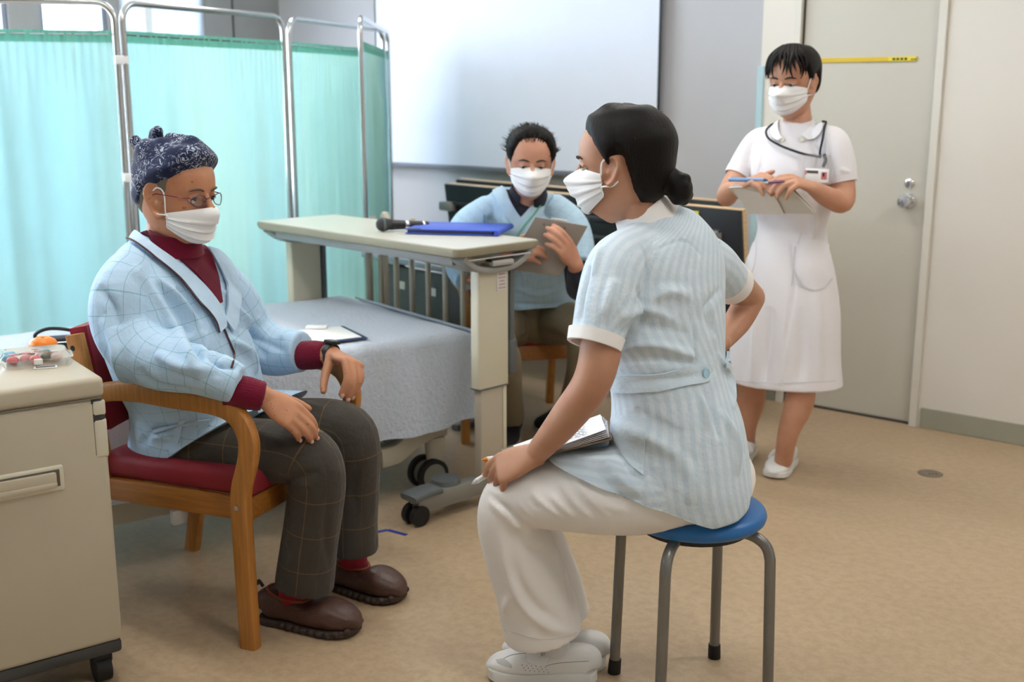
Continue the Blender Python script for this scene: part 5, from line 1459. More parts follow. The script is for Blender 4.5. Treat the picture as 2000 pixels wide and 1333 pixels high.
# ================================================================== elderly man in the armchair
OM = empty('person', (-.75, 3.05, 0), label='man in navy bandana, glasses and blue checked robe jacket sitting in the left armchair', cat='person')
SK_O = skin('skin_elder', (190, 134, 100), (156, 86, 60), spots=.55)
f_o = Vector((.93, -.37, 0)).normalized(); r_o = (-.37, -.93, 0)
ho = Head(at(347, 379, 3.05), (.90, -.44), 1.09, pitch=-.07)
nb = at(335, 492, 3.07)
body = Blob(); nails = []
ho.add_to(body, nb, .056, es=1.35)
body.add(loft([(at(390, 845, 3.1), r_o, .10, .08, .07), (at(372, 780, 3.09), r_o, .13, .11, .10), (at(330, 640, 3.08), r_o, .16, .11, .10), (at(322, 560, 3.08), r_o, .15, .09, .09), (nb, r_o, .06, .05, .05)], n=28))
wr_n = at(516, 776, 2.805)
body.add(limb([at(255, 560, 2.97), at(268, 640, 2.91), at(312, 706, 2.84), at(410, 738, 2.80), wr_n], [.05, .045, .042, .038, .028], n=18))
wr_f = at(648, 694, 3.20)
body.add(limb([at(425, 555, 3.22), at(475, 625, 3.27), at(505, 690, 3.28), at(580, 695, 3.24), wr_f], [.05, .045, .042, .038, .028], n=18))
hand(body, wr_n, at(580, 818, 2.80) - wr_n, (.35, -.75, .6), (.5, .6, .3), s=.98, curls=((.40, .45, .3), (.35, .45, .3), (.35, .4, .3), (.4, .4, .3)), spread=-.02, thumb_dir=(.75, .5, -.5), fr=1.2, nails=nails)
hand(body, wr_f, at(702, 716, 3.12) - wr_f, (.25, .25, .95), (-.1, -.95, -.2), s=1.06, curls=((.95, .55, .25), (.9, .6, .3), (.85, .65, .3), (.8, .65, .3)), spread=-.02, thumb_dir=(.40, .35, -.95), thumb_curl=(.12, .15), fr=1.2, nails=nails)
for hp, kn, ak in ((at(410, 880, 2.99), at(612, 890, 2.875), at(592, 1115, 2.90)), (at(430, 850, 3.2), at(690, 845, 3.05), at(688, 1045, 3.08))):
    body.add(limb([hp, kn], [.06, .045], n=14)); body.add(limb([kn, ak], [.045, .030], n=14))
bo = body.build('body', SK_O, OM, voxel=.0038, smooth=3)
add_nails(nails, OM)
ho.eyes(OM, .55, brow_m=plain('eyebrow_grey', (96, 74, 60), .8), look=(.25, .95, -.05))
ho.mask(OM, top=-.020, bottom=-.136, side_az=70, puff=1.1)
creases(bo, [([(380, 318), (396, 330)], .003, -.0015), ([(388, 332), (405, 338)], .003, -.0012), ([(352, 372), (360, 366)], .002, -.0015)])
# short grey hair below the scarf
GREYH = plain('grey_hair', (112, 104, 92), .8, bump=.6, bscale=500)
def th_grey(az, el):
    a = abs(az); e = hairline(a, [(0, 60), (55, 40), (66, -4), (76, 4), (88, 12), (105, 12), (116, -14), (135, -36), (180, -44)]); q = min(1, max(-.5, (el - e) / 10)); return .005 * q - (.003 if q <= 0 else 0)
ho.shell(None, th_grey, m=GREYH, parent=OM, smooth=1, name='hair')
# bandana
t = NT('navy_paisley'); co = t.coord()
base = lin((30, 38, 68)); white = lin((178, 186, 200))
wob = t.n('ShaderNodeMix'); wob.data_type = 'VECTOR'; wob.inputs[0].default_value = .06
nz_ = t.n('ShaderNodeTexNoise'); nz_.inputs['Scale'].default_value = 26; t.l(co, nz_.inputs['Vector']); t.l(co, wob.inputs[4]); t.l(nz_.outputs['Color'], wob.inputs[5])
vo = t.n('ShaderNodeTexVoronoi'); vo.inputs['Scale'].default_value = 30; t.l(wob.outputs[1], vo.inputs['Vector'])
rings = t.math('SINE', t.math('MULTIPLY', vo.outputs['Distance'], 30.0)); rk = t.ramp(rings, .30, .62)
vo2 = t.n('ShaderNodeTexVoronoi'); vo2.inputs['Scale'].default_value = 135; t.l(co, vo2.inputs['Vector']); dots = t.ramp(vo2.outputs['Distance'], .30, .20)
blank = t.ramp(t.noise(co, 20, 3), .40, .54); brk = t.ramp(t.noise(co, 85, 2), .40, .54)
pat = t.math('MULTIPLY', t.math('MAXIMUM', t.math('MULTIPLY', rk, brk), t.math('MULTIPLY', dots, .7)), blank)
t.set(color=t.mix(t.math('MULTIPLY', pat, .80), base, white), rough=.9, sheen=.15, spec=.15); t.bump(t.noise(co, 600, 1), .2, .001)
BAND = t.m
def th_band(az, el):
    a = abs(az); e = hairline(a, [(0, 38), (35, 34), (60, 24), (80, 15), (95, 13), (112, 4), (128, -22), (180, -34)]); q = min(1, max(-.5, (el - e) / 6))
    wr = .004 * math.sin(el * .12 + az * .055) + .003 * math.sin(el * .19 - az * .07 + 1)
    bag = .012 * math.exp(-(a / 55) ** 2) * math.exp(-((el - 58) / 18) ** 2) + .012 * max(0, math.sin(math.radians(max(0, el - 20)) * 1.3)) + .010 * math.exp(-((a - 150) / 40) ** 2) * math.exp(-((el - 50) / 28) ** 2)
    roll = .007 * math.exp(-(((el - e) - 9) / 8) ** 2) * (1 if a < 100 else .4)
    return (.009 + wr * min(1, max(0, (el - e) / 12)) + bag + roll) * q - (.004 if q <= 0 else 0)
ban = ho.shell(None, th_band, m=BAND, parent=OM, smooth=1, name='bandana', naz=150, nel=100)
b = Blob()
b.add(ho._tw(limb([(-.02, -.075, .095), (-.03, -.095, .130), (-.02, -.080, .146)], [.020, .019, .012], ref=(1, 0, 0)))); b.add(ho._tw(limb([(.0, -.03, .120), (.005, -.01, .134), (.01, .02, .130)], [.016, .014, .010], ref=(1, 0, 0)))); b.add(ho._tw(limb([(.02, -.085, .095), (.03, -.105, .12)], [.018, .014], ref=(1, 0, 0))))
kn_ = b.build('bandana_knot', BAND, OM, voxel=.004, smooth=3); rumple(kn_, .002, 120, 3)
# spectacles
t = NT('spectacle_lens'); tp_ = t.n('ShaderNodeBsdfTransparent'); gp_ = t.n('ShaderNodeBsdfGlossy'); gp_.inputs['Roughness'].default_value = .03; mx_ = t.n('ShaderNodeMixShader'); mx_.inputs[0].default_value = .07
t.l(tp_.outputs[0], mx_.inputs[1]); t.l(gp_.outputs[0], mx_.inputs[2]); t.l(mx_.outputs[0], t.out.inputs[0]); LENS = t.m
GL = plain('spectacle_wine', (120, 34, 62), .3, .4); GL2 = plain('spectacle_violet', (84, 62, 96), .3, .5)
gl = empty('spectacles', ho.L((0, .10, 0)), label='thin wine red spectacles worn by the man in the bandana', cat='spectacles')
for sx in (-1, 1):
    k = MB(); k.tube([ho.L((sx * .034 + .0205 * math.cos(q), .1015 - .012 * abs(math.cos(q)) * (1 if math.cos(q) * sx > 0 else .1), -.004 + .0145 * math.sin(q))) for q in np.linspace(0, 2 * PI, 28)[:-1]], .0012, 6, closed=True); rim = k.build('rim', GL2, gl, world=True)
    k = MB(); k.lathe([(0, 0), (.0195, 0), (.0195, .0008), (0, .0008)], 24, ho.M4() @ Matrix.Translation((sx * .034, .0975, -.004)) @ Matrix.Rotation(PI / 2 , 4, 'X') @ Matrix.Diagonal((1, .70, 1, 1))); k.build('lens', LENS, gl, world=True)
    k = MB(); k.tube([ho.L((sx * .0545, .088, .002)), ho.L((sx * .070, .072, .004)), ho.L((sx * .0785, .03, .006)), ho.L((sx * .082, .002, .006)), ho.L((sx * .080, -.012, -.008))], .0014, 6, sub=4); k.build('temple', GL, gl, world=True)
k = MB(); k.tube([ho.L((-.0135, .1005, -.001)), ho.L((0, .1045, .003)), ho.L((.0135, .1005, -.001))], .0012, 6, sub=4); k.build('bridge', GL2, gl, world=True)

# trousers
PLAID = fabric('brown_plaid', (66, 62, 56), 'grid', [('u', .105, .0030, (128, 98, 58), .6), ('v', .105, .0030, (128, 98, 58), .6), ('u', .0525, .0016, (92, 84, 72), .5)])
b = Blob()
b.add(limb([at(400, 874, 3.00), at(500, 882, 2.945), at(590, 888, 2.885), at(618, 925, 2.872), at(613, 1000, 2.885), at(603, 1075, 2.895), at(594, 1146, 2.90)], [.096, .090, .080, .077, .077, .078, .080], ref=(.37, .93, 0), n=36, rnd=(True, False)))
b.add(limb([at(400, 845, 3.205), at(550, 840, 3.12), at(662, 838, 3.06), at(690, 872, 3.045), at(690, 950, 3.06), at(688, 1020, 3.07), at(688, 1073, 3.075)], [.104, .092, .080, .075, .073, .074, .076], ref=(.37, .93, 0), n=36, rnd=(True, False)))
b.add(ellipsoid(at(395, 858, 3.10), ((.37, .93, 0), (-.93, .37, 0), (0, 0, 1)), (.14, .10, .10), 24))
ch1 = [o for o in bpy.data.objects if o.name.startswith('armchair')][0]
Mc = np.array(parent_matrix(ch1).inverted())
def seat_clip(co, me):
    l = co @ Mc[:3, :3].T + Mc[:3, 3]; s_ = (l[:, 1] < .01) & (l[:, 1] > -.5) & (np.abs(l[:, 0]) < .24) & (co[:, 2] > .37)
    co[s_, 2] = np.maximum(co[s_, 2], .468); return co
tro = b.build('trousers', PLAID, OM, voxel=.006, smooth=4, fab=True, fn=seat_clip)
creases(tro, [([(560, 940), (590, 930), (625, 922)], .008, -.008), ([(555, 955), (585, 948), (610, 950)], .008, .006), ([(545, 925), (570, 915)], .008, .005), ([(470, 830), (520, 850), (560, 880)], .014, .006), ([(560, 1050), (575, 1080), (560, 1120)], .014, .006), ([(640, 960), (635, 1040), (645, 1120)], .014, -.006), ([(575, 780), (600, 790), (640, 800)], .01, .006), ([(700, 900), (690, 960), (700, 1020)], .014, -.005)])
rumple(tro, .002, 24, 2)
SOCK = cloth('red_sock', (140, 22, 40), weave=500, bump=.3)
SHB = NT('brown_leather'); co = SHB.coord(); nn_ = SHB.noise(co, 28, 5, .65); SHB.set(color=SHB.mix(nn_, lin((62, 40, 34)), lin((92, 62, 52))), rough=.42); SHB.bump(nn_, .5, .006); SHB = SHB.m
SOLB = plain('brown_sole', (58, 44, 38), .7, bump=.4, bscale=80)
for (hx, hy), (tx, ty), s_ in (((516, 1206), (699, 1240), at(592, 1120, 2.90)), ((640, 1138), (785, 1176), at(688, 1050, 3.075))):
    h0, t0 = onz(hx, hy, 0), onz(tx, ty, 0)
    sp = shoe(OM, h0, t0, w=.054, h=.088, m=SHB, sole=SOLB, name='leather_shoe', toe_h=.074, sole_t=.016)
    dd = (t0 - h0).normalized(); hz = Vector((0, 0, 1))
    k = MB(); k.tube([h0 + dd * .098 + hz * .05, h0 + dd * .098 + hz * .09, s_], .045, 20, radii=[.044, .042, .044]); k.build('sock', SOCK, OM, world=True)
    c_ = h0 + dd * .085 + hz * .093
    rr_ = Vector((dd.y, -dd.x, 0))
    k = MB(); k.tube([c_ + dd * (.064 * math.cos(q)) + rr_ * (.041 * math.sin(q)) + hz * (.010 * math.cos(q) * -1 - .006) for q in np.linspace(0, 2 * PI, 26)[:-1]], .0045, 8, closed=True); k.build('shoe_collar', plain('collar_rust', (128, 60, 36), .7), sp, world=True)
    k = MB(); k.tube([h0 + hz * .092 + dd * .002, h0 + hz * .108 - dd * .012, h0 + hz * .096 - dd * .018], .005, 8, sub=3); k.build('pull_tab', BLACK, sp, world=True)
    # moulded knobs round the sole
    L_ = (t0 - h0).length
    for q in range(9):
        t_ = .30 + q * .082; wd = .054 * np.interp(t_, [.3, .5, .7, .85, .97], [.85, .95, 1.04, 1.0, .6]) * 1.05
        for sd in (1, -1):
            k = MB(); k.ball(h0 + dd * L_ * t_ + rr_ * sd * wd + hz * (.012 + max(0, t_ - .8) * .06), .011, 8, (1, 1, .9)); k.build('sole_lug', SOLB, sp, world=True)

# jacket
ROBE = fabric('blue_check_robe', (182, 210, 234), 'grid', [('u', .044, .0026, (112, 170, 186), .65), ('v', .044, .0026, (112, 170, 186), .65)])
b = Blob()
b.add(loft([(at(368, 905, 3.09), r_o, .165, .16, .165), (at(376, 850, 3.09), r_o, .170, .19, .165), (at(376, 780, 3.09), r_o, .178, .205, .17), (at(354, 700, 3.08), r_o, .200, .185, .17), (at(332, 620, 3.07), r_o, .215, .160, .16), (at(322, 560, 3.07), r_o, .205, .130, .14), (at(322, 515, 3.07), r_o, .165, .100, .11), (at(328, 485, 3.07), r_o, .095, .080, .088), (at(334, 468, 3.07), r_o, .066, .066, .066)], n=56, p=2.15))
b.add(limb([at(275, 520, 3.0), at(240, 570, 2.92), at(246, 645, 2.90), at(294, 698, 2.85), at(392, 726, 2.79), at(464, 752, 2.785)], [.066, .080, .084, .076, .064, .050], ref=(.2, .9, .2), n=34, rnd=(True, False)))
b.add(limb([at(400, 525, 3.17), at(440, 580, 3.24), at(475, 650, 3.28), at(530, 685, 3.275), at(592, 688, 3.235)], [.066, .082, .086, .074, .062], ref=(.2, .9, .2), n=30, rnd=(True, False)))
b.add(limb([at(380, 866, 3.01), at(500, 874, 2.945), at(580, 880, 2.895)], [.106, .100, .092], ref=(.37, .93, 0), n=30)); b.add(limb([at(400, 840, 3.205), at(550, 832, 3.12), at(640, 830, 3.07)], [.116, .104, .092], ref=(.37, .93, 0), n=30))
ro = b.build('robe_jacket', ROBE, OM, voxel=.006, smooth=6, fab=True, fn=seat_clip)
plane_cut(ro, at(300, 906, 2.88), at(470, 800, 2.86), at(574, 778, 3.12), at(330, 600, 3.05))
creases(ro, [(q_, w_ * .75, h_ * 2.2) for q_, w_, h_ in [([(255, 520), (300, 560), (340, 640), (345, 720)], .022, .012), ([(275, 525), (330, 590), (370, 660)], .02, -.012), ([(300, 540), (345, 580), (395, 640)], .016, .010), ([(345, 560), (380, 600), (400, 650)], .016, -.008), ([(335, 650), (375, 700), (400, 735)], .022, .012), ([(365, 640), (385, 680), (395, 720)], .014, -.014), ([(305, 690), (360, 720), (470, 735)], .018, .010), ([(270, 720), (320, 760), (420, 770)], .02, -.008), ([(200, 620), (230, 700), (260, 760)], .022, .008),
             ([(420, 630), (430, 690), (425, 740)], .012, -.010), ([(400, 660), (415, 700), (470, 730)], .014, -.010), ([(440, 660), (480, 690), (500, 730)], .018, .012), ([(455, 640), (490, 660), (520, 700)], .014, -.010), ([(430, 560), (470, 620), (520, 650)], .016, .010), ([(450, 590), (490, 650), (560, 690)], .016, -.009), ([(500, 620), (560, 660)], .014, .008), ([(235, 830), (280, 850), (330, 850)], .016, .008), ([(270, 870), (310, 840), (380, 830)], .014, -.008), ([(190, 560), (215, 590), (230, 640)], .016, -.008)]])
rumple(ro, .0055, 22, 9)
bvr = obj_bvh(ro)
WINE = cloth('wine_knit', (104, 24, 44), weave=420, bump=.4, vary=.08)
WINE2 = NT('wine_rib'); co = WINE2.coord(); WINE2.set(color=lin((112, 22, 46)), rough=.9, sheen=.2, spec=.1)
wv = WINE2.n('ShaderNodeTexNoise'); wv.inputs['Scale'].default_value = 240; WINE2.l(co, wv.inputs['Vector']); WINE2.bump(wv.outputs['Fac'], .5, .002); WINE2 = WINE2.m
PIPE = plain('brown_piping', (78, 48, 50), .8)
ROBE2 = fabric('robe_lapel', (186, 212, 234), 'none')
# sweater seen in the neck opening
strip_on(ro, [(272, 452), (330, 492), (385, 540), (424, 596)], [(398, 478), (412, 498), (424, 540), (432, 592)], WINE, 'sweater_front', OM, nu=22, nv=10, off=.004, th=.006, bvh=bvr)
# lapels
strip_on(ro, [(264, 450), (300, 482), (352, 522), (398, 566), (430, 610), (436, 640)], [(252, 470), (290, 499), (340, 538), (384, 588), (416, 628), (424, 652)], ROBE2, 'lapel', OM, nu=36, nv=8, off=.011, th=.008, bvh=bvr)
strip_on(ro, [(405, 488), (424, 520), (440, 560), (440, 600), (434, 626)], [(430, 494), (455, 530), (466, 572), (462, 620), (452, 650)], ROBE2, 'lapel', OM, nu=26, nv=7, off=.009, th=.007, bvh=bvr)
tube_on(ro, [(250, 470), (290, 500), (340, 540), (384, 590), (416, 630), (422, 652)], .0028, PIPE, 'piping', OM, off=.0135, n=50, bvh=bvr)
tube_on(ro, [(434, 640), (448, 668), (456, 694), (452, 721)], .0028, PIPE, 'piping', OM, off=.004, n=24, bvh=bvr)
strip_on(ro, [(350, 822), (362, 818)], [(338, 866), (350, 866)], ROBE2, 'tie_cord', OM, nu=4, nv=8, off=.005, th=.004, bvh=bvr)
strip_on(ro, [(300, 842), (350, 826), (410, 818)], [(302, 850), (352, 834), (410, 824)], ROBE2, 'tie_cord', OM, nu=14, nv=3, off=.006, th=.006, bvh=bvr)
# turtleneck collar
cb = A3(at(338, 478, 3.065)); up = nz(A3(ho.L((0, 0, 0))) - cb)
band([(cb - up * .015, r_o, .088, .082, .078), (cb + up * .012, r_o, .076, .076, .068), (cb + up * .038, r_o, .069, .074, .064)], .005, WINE2, 'sweater_collar', OM, n=48)
# knit cuffs
for pts, rr_ in (((at(440, 762, 2.79), at(480, 768, 2.795), at(514, 775, 2.805)), .040), ((at(575, 696, 3.24), at(610, 694, 3.225), at(636, 693, 3.21)), .040)):
    b = Blob(); b.add(limb(pts, [rr_ * 1.0, rr_ * 1.05, rr_ * .92], ref=(.2, .9, .2), n=28, rnd=(False, False))); cu_ = b.build('knit_cuff', WINE2, OM, voxel=.004, smooth=1)
    a_, b2 = A3(pts[0]), A3(pts[-1]); ax = nz(b2 - a_); co_ = wco(cu_); rel = co_ - a_; radv = rel - np.outer(rel @ ax, ax); e1_ = nz(np.cross(ax, [0, 0, 1])); e2_ = np.cross(ax, e1_); an = np.arctan2(radv @ e1_, radv @ e2_)
    set_wco(cu_, co_ + vnor(cu_) * (.0012 * np.sin(an * 34))[:, None])
# wristwatch
wt = empty('wristwatch', at(650, 690, 3.2), label='black wristwatch on the left wrist of the man in the bandana', cat='watch')
wc = A3(at(645, 693, 3.203)); wa = nz(A3(at(690, 706, 3.15)) - wc)
band([(wc - wa * .010, (.1, .2, 1), .0345, .031, .031), (wc + wa * .010, (.1, .2, 1), .0335, .031, .031)], .004, BLACK, 'watch_strap', wt, sub=2, n=36)
k = MB(); nrm = nz(np.array([.1, .15, 1]) - wa * (np.array([.1, .15, 1]) @ wa)); Rm = Matrix((tuple(wa), tuple(np.cross(nrm, wa)), tuple(nrm))).transposed()
k.box(Vector(wc + nrm * .037), (.034, .036, .010), .003, rot=Rm); cse = k.build('watch_case', plain('watch_case_dark', (50, 54, 56), .35, .5), wt, world=True)
k = MB(); k.box(Vector(wc + nrm * .0425), (.022, .024, .001), rot=Rm); k.build('watch_face', plain('watch_face_grey', (110, 116, 112), .2), cse, world=True)
# ================================================================== man with clipboard behind the table
MT = empty('person', (.0, 4.6, 0), label='dark-haired man in light blue robe reading a clipboard behind the overbed table', cat='person')
SK_M = skin('skin_man', (200, 148, 122), (178, 104, 84))
r_m = (-1, .12, 0)
hm_ = Head(at(1036, 318, 4.36), (.06, -1), 1.06, pitch=-.10, roll=.03)
nb = at(1030, 392, 4.44)
body = Blob()
hm_.add_to(body, nb, .056)
body.add(loft([(at(1043, 585, 4.70), r_m, .12, .08, .08), (at(1035, 540, 4.62), r_m, .16, .11, .11), (at(1020, 460, 4.52), r_m, .16, .10, .10), (at(1016, 420, 4.48), r_m, .15, .08, .08), (nb, r_m, .06, .05, .05)], n=24))
wr_a = at(985, 508, 4.24); wr_b = at(1124, 516, 4.17)
body.add(limb([at(925, 430, 4.47), at(905, 500, 4.42), at(918, 540, 4.34), wr_a], [.045, .040, .034, .028], n=16)); body.add(limb([at(1108, 430, 4.47), at(1130, 500, 4.42), at(1128, 565, 4.33), wr_b], [.05, .045, .042, .028], n=16))
hand(body, wr_a, at(1022, 492, 4.19) - wr_a, (-.1, -.75, .6), (.1, .3, .9), s=1.05, curls=((.5, .6, .4),) * 4, thumb_dir=(.8, .4, .2), fr=1.1)
hand(body, wr_b, at(1098, 474, 4.115) - wr_b, (.45, -.85, .15), (-.2, .6, .8), s=1.0, curls=((.30, .5, .4), (.35, .5, .4), (.4, .5, .4), (.45, .5, .4)), spread=.05, thumb_dir=(.6, .5, -.8), fr=1.2)
for hp, kn, ak in ((at(1000, 632, 4.70), at(970, 660, 4.41), at(994, 830, 4.70)), (at(1075, 628, 4.70), at(1138, 662, 4.46), at(1108, 815, 4.76))):
    body.add(limb([hp, kn], [.06, .04], n=14)); body.add(limb([kn, ak], [.04, .032], n=14))
body.build('body', SK_M, MT, voxel=.0048, smooth=2)
hm_.eyes(MT, .25, look=(0, .9, -.3))
hm_.mask(MT, top=.004, side_az=66, puff=1.0)
def th_m(az, el):
    a = abs(az); e = hairline(a, [(0, 52), (20, 50), (32, 44), (42, 26), (50, 12), (60, 0), (70, -4), (80, 8), (90, 16), (104, 14), (116, -10), (140, -34), (180, -40)]); q = min(1, max(-.3, (el - e) / 18))
    return (.013 + .004 * math.sin(math.radians(max(0, el))) + .002 * math.sin(az * .7 + el * .3)) * q - (.004 if q <= 0 else 0)
hm_.shell(None, th_m, m=HAIR, parent=MT, smooth=1)
rnd = random.Random(8); b_ = hm_.bvh()
k = MB()
for i in range(420):
    a_ = rnd.uniform(-PI, PI); e_ = rnd.uniform(.75, 1.45) if abs(a_) < .8 else rnd.uniform(.3, 1.45)
    d = np.array([math.sin(a_) * math.cos(e_), math.cos(a_) * math.cos(e_), math.sin(e_)]); p = d * np.array([.088, .112, .120]); t_ = np.array([d[0] * .4 + rnd.uniform(-.3, .5), -.6, .25])
    k.tube([hm_.L(p * .97), hm_.L(p + d * .010 + t_ * .012), hm_.L(p + d * .014 + t_ * .034)], .0012, 4, sub=2, radii=[.0016, .0014, .0003])
k.build('hair_strands', HAIR, MT, world=True)['kind'] = 'stuff'
ROBE_B = fabric('blue_robe_plain', (178, 208, 228), 'grid', [('u', .036, .0030, (150, 188, 206), .6), ('v', .036, .0030, (150, 188, 206), .6)])
b = Blob()
b.add(loft([(at(1042, 640, 4.72), r_m, .19, .17, .15), (at(1042, 600, 4.70), r_m, .20, .18, .16), (at(1035, 540, 4.62), r_m, .205, .165, .16), (at(1022, 470, 4.52), r_m, .205, .14, .15), (at(1018, 430, 4.48), r_m, .195, .11, .12), (at(1020, 405, 4.46), r_m, .145, .085, .10), (at(1028, 388, 4.45), r_m, .082, .072, .08), (at(1030, 380, 4.44), r_m, .066, .064, .066)], n=48, p=2.15))
b.add(limb([at(950, 415, 4.46), at(916, 450, 4.45), at(904, 505, 4.40), at(922, 545, 4.33)], [.066, .080, .080, .070], n=26, rnd=(True, False)))
b.add(limb([at(1085, 412, 4.46), at(1112, 445, 4.45), at(1124, 495, 4.41), at(1126, 520, 4.38)], [.066, .078, .078, .072], n=26, rnd=(True, False)))
rm = b.build('robe_jacket', ROBE_B, MT, voxel=.007, smooth=4, fab=True)
plane_cut(rm, at(990, 608, 4.52), at(1105, 600, 4.50), at(1045, 600, 4.92), at(1020, 470, 4.5))
creases(rm, [(q_, w_ * .85, h_ * 1.6) for q_, w_, h_ in [([(955, 420), (965, 450), (960, 490)], .014, -.012), ([(935, 440), (940, 480), (930, 510)], .014, .008), ([(985, 410), (1000, 450), (1010, 480)], .014, .008), ([(1090, 430), (1100, 470), (1110, 500)], .014, .008), ([(1080, 440), (1085, 480)], .012, -.008), ([(1000, 560), (1050, 575), (1095, 565)], .016, .008), ([(995, 590), (1045, 598), (1100, 590)], .014, -.008)]])
bvm = obj_bvh(rm)
NAVY = cloth('navy_shirt', (42, 46, 58), weave=500)
strip_on(rm, [(985, 372), (1000, 398), (1015, 422)], [(1072, 380), (1040, 400), (1018, 422)], NAVY, 'shirt_front', MT, nu=14, nv=8, off=.003, th=.005, bvh=bvm)
LAP = fabric('robe_lapel_b', (186, 214, 232), 'none')
strip_on(rm, [(980, 364), (996, 392), (1014, 420), (1040, 452)], [(962, 372), (978, 404), (998, 436), (1022, 466)], LAP, 'lapel', MT, nu=24, nv=6, off=.008, th=.006, bvh=bvm)
strip_on(rm, [(1058, 382), (1038, 402), (1018, 424), (985, 470)], [(1082, 384), (1060, 412), (1038, 440), (1004, 486)], LAP, 'lapel', MT, nu=24, nv=6, off=.011, th=.006, bvh=bvm)
GRN = plain('green_piping', (104, 186, 152), .7)
tube_on(rm, [(1062, 386), (1044, 413), (1022, 443), (1006, 464)], .0032, GRN, 'piping', MT, off=.016, n=30, bvh=bvm)
strip_on(rm, [(944, 420), (942, 450)], [(948, 420), (946, 450)], plain('cord_blue', (128, 168, 196), .8), 'tie_cord', MT, nu=12, nv=3, off=.004, th=.004, bvh=bvm)
strip_on(rm, [(937, 442), (950, 442)], [(934, 472), (953, 472)], plain('cord_blue', (128, 168, 196), .8), 'tie_tassel', MT, nu=5, nv=6, off=.005, th=.005, bvh=bvm)
cb = A3(at(1031, 386, 4.44)); up = nz(A3(hm_.L((0, 0, 0))) - cb)
band([(cb, r_m, .082, .074, .076), (cb + up * .03, r_m, .072, .070, .066), (cb + up * .052, r_m, .066, .066, .062)], .005, NAVY, 'shirt_collar', MT, n=48, gap=(15, 9))
b = Blob(); b.add(limb([at(1126, 505, 4.40), at(1132, 560, 4.335), at(1130, 548, 4.26), at(1127, 530, 4.20)], [.054, .054, .047, .038], n=20)); b.build('shirt_sleeve', NAVY, MT, voxel=.006, smooth=2)
KHK = cloth('khaki_cotton', (126, 114, 88), weave=700, bump=.2, fold=.3)
b = Blob()
b.add(limb([at(1012, 634, 4.72), at(986, 634, 4.55), at(968, 650, 4.38), at(984, 705, 4.37), at(988, 770, 4.54), at(993, 815, 4.66)], [.104, .086, .074, .070, .068, .070], ref=(1, 0, 0), n=28, rnd=(True, False)))
b.add(limb([at(1070, 626, 4.72), at(1102, 630, 4.56), at(1138, 650, 4.42), at(1142, 710, 4.42), at(1128, 770, 4.60), at(1112, 812, 4.72)], [.106, .092, .080, .072, .068, .070], ref=(1, 0, 0), n=28, rnd=(True, False)))
b.add(ellipsoid(at(1043, 616, 4.72), ((1, 0, 0), (0, 1, 0), (0, 0, 1)), (.185, .145, .13), 20))
kt = b.build('trousers', KHK, MT, voxel=.007, smooth=4)
creases(kt, [([(1022, 625), (1020, 660), (1010, 680)], .012, -.012), ([(1030, 650), (1060, 635), (1090, 640)], .012, .008), ([(1035, 662), (1070, 660), (1100, 672)], .012, .007), ([(1040, 640), (1075, 648), (1105, 660)], .012, -.006)])
SNK = plain('black_canvas', (24, 24, 26), .7); SNS = plain('offwhite_sole', (176, 170, 158), .6)
shoe(MT, onz(1004, 842, 0), onz(984, 884, 0), w=.05, h=.085, m=SNK, sole=SNS, name='sneaker', sole_t=.02)
shoe(MT, onz(1112, 826, 0), onz(1052, 846, 0), w=.05, h=.085, m=SNK, sole=SNS, name='sneaker', sole_t=.02)
q0, q1, q2, q3 = at(1046, 424, 4.165), at(1148, 442, 4.150), at(1094, 540, 4.205), at(986, 525, 4.225)
cbm = empty('clipboard', q3, label='grey-brown clipboard held up by the man behind the overbed table', cat='clipboard')
quadboard('board', [q0, q1, q2, q3], .005, plain('taupe_board', (150, 142, 134), .55), cbm)
quadboard('paper_sheet', [p + Vector((0, .006, .002)) for p in (q0.lerp(q2, .05), q1.lerp(q3, .05), q2.lerp(q0, .05), q3.lerp(q1, .05))], .0015, plain('paper_white', (236, 236, 232), .7), cbm)
for u in (.22, .62):
    k = MB(); k.ball(q0.lerp(q1, u).lerp(q3.lerp(q2, u), .10) + Vector((0, -.003, 0)), .004, 10, (1, .5, 1)); k.build('rivet', plain('rivet_grey', (110, 106, 100), .4, .6), cbm, world=True)
k = MB(); k.tube([q0.lerp(q1, .3) + Vector((0, .012, .0)), q0.lerp(q1, .6) + Vector((0, .012, .0))], .008, 10); k.build('clip', CHROME, cbm, world=True)
k = MB(); rp = A3(at(1018, 492, 4.175)); k.tube([rp + np.array([.0, .011 * math.cos(q), .011 * math.sin(q)]) for q in np.linspace(0, 2 * PI, 20)[:-1]], .002, 6, closed=True); k.build('finger_ring', CHROME2, MT, world=True)
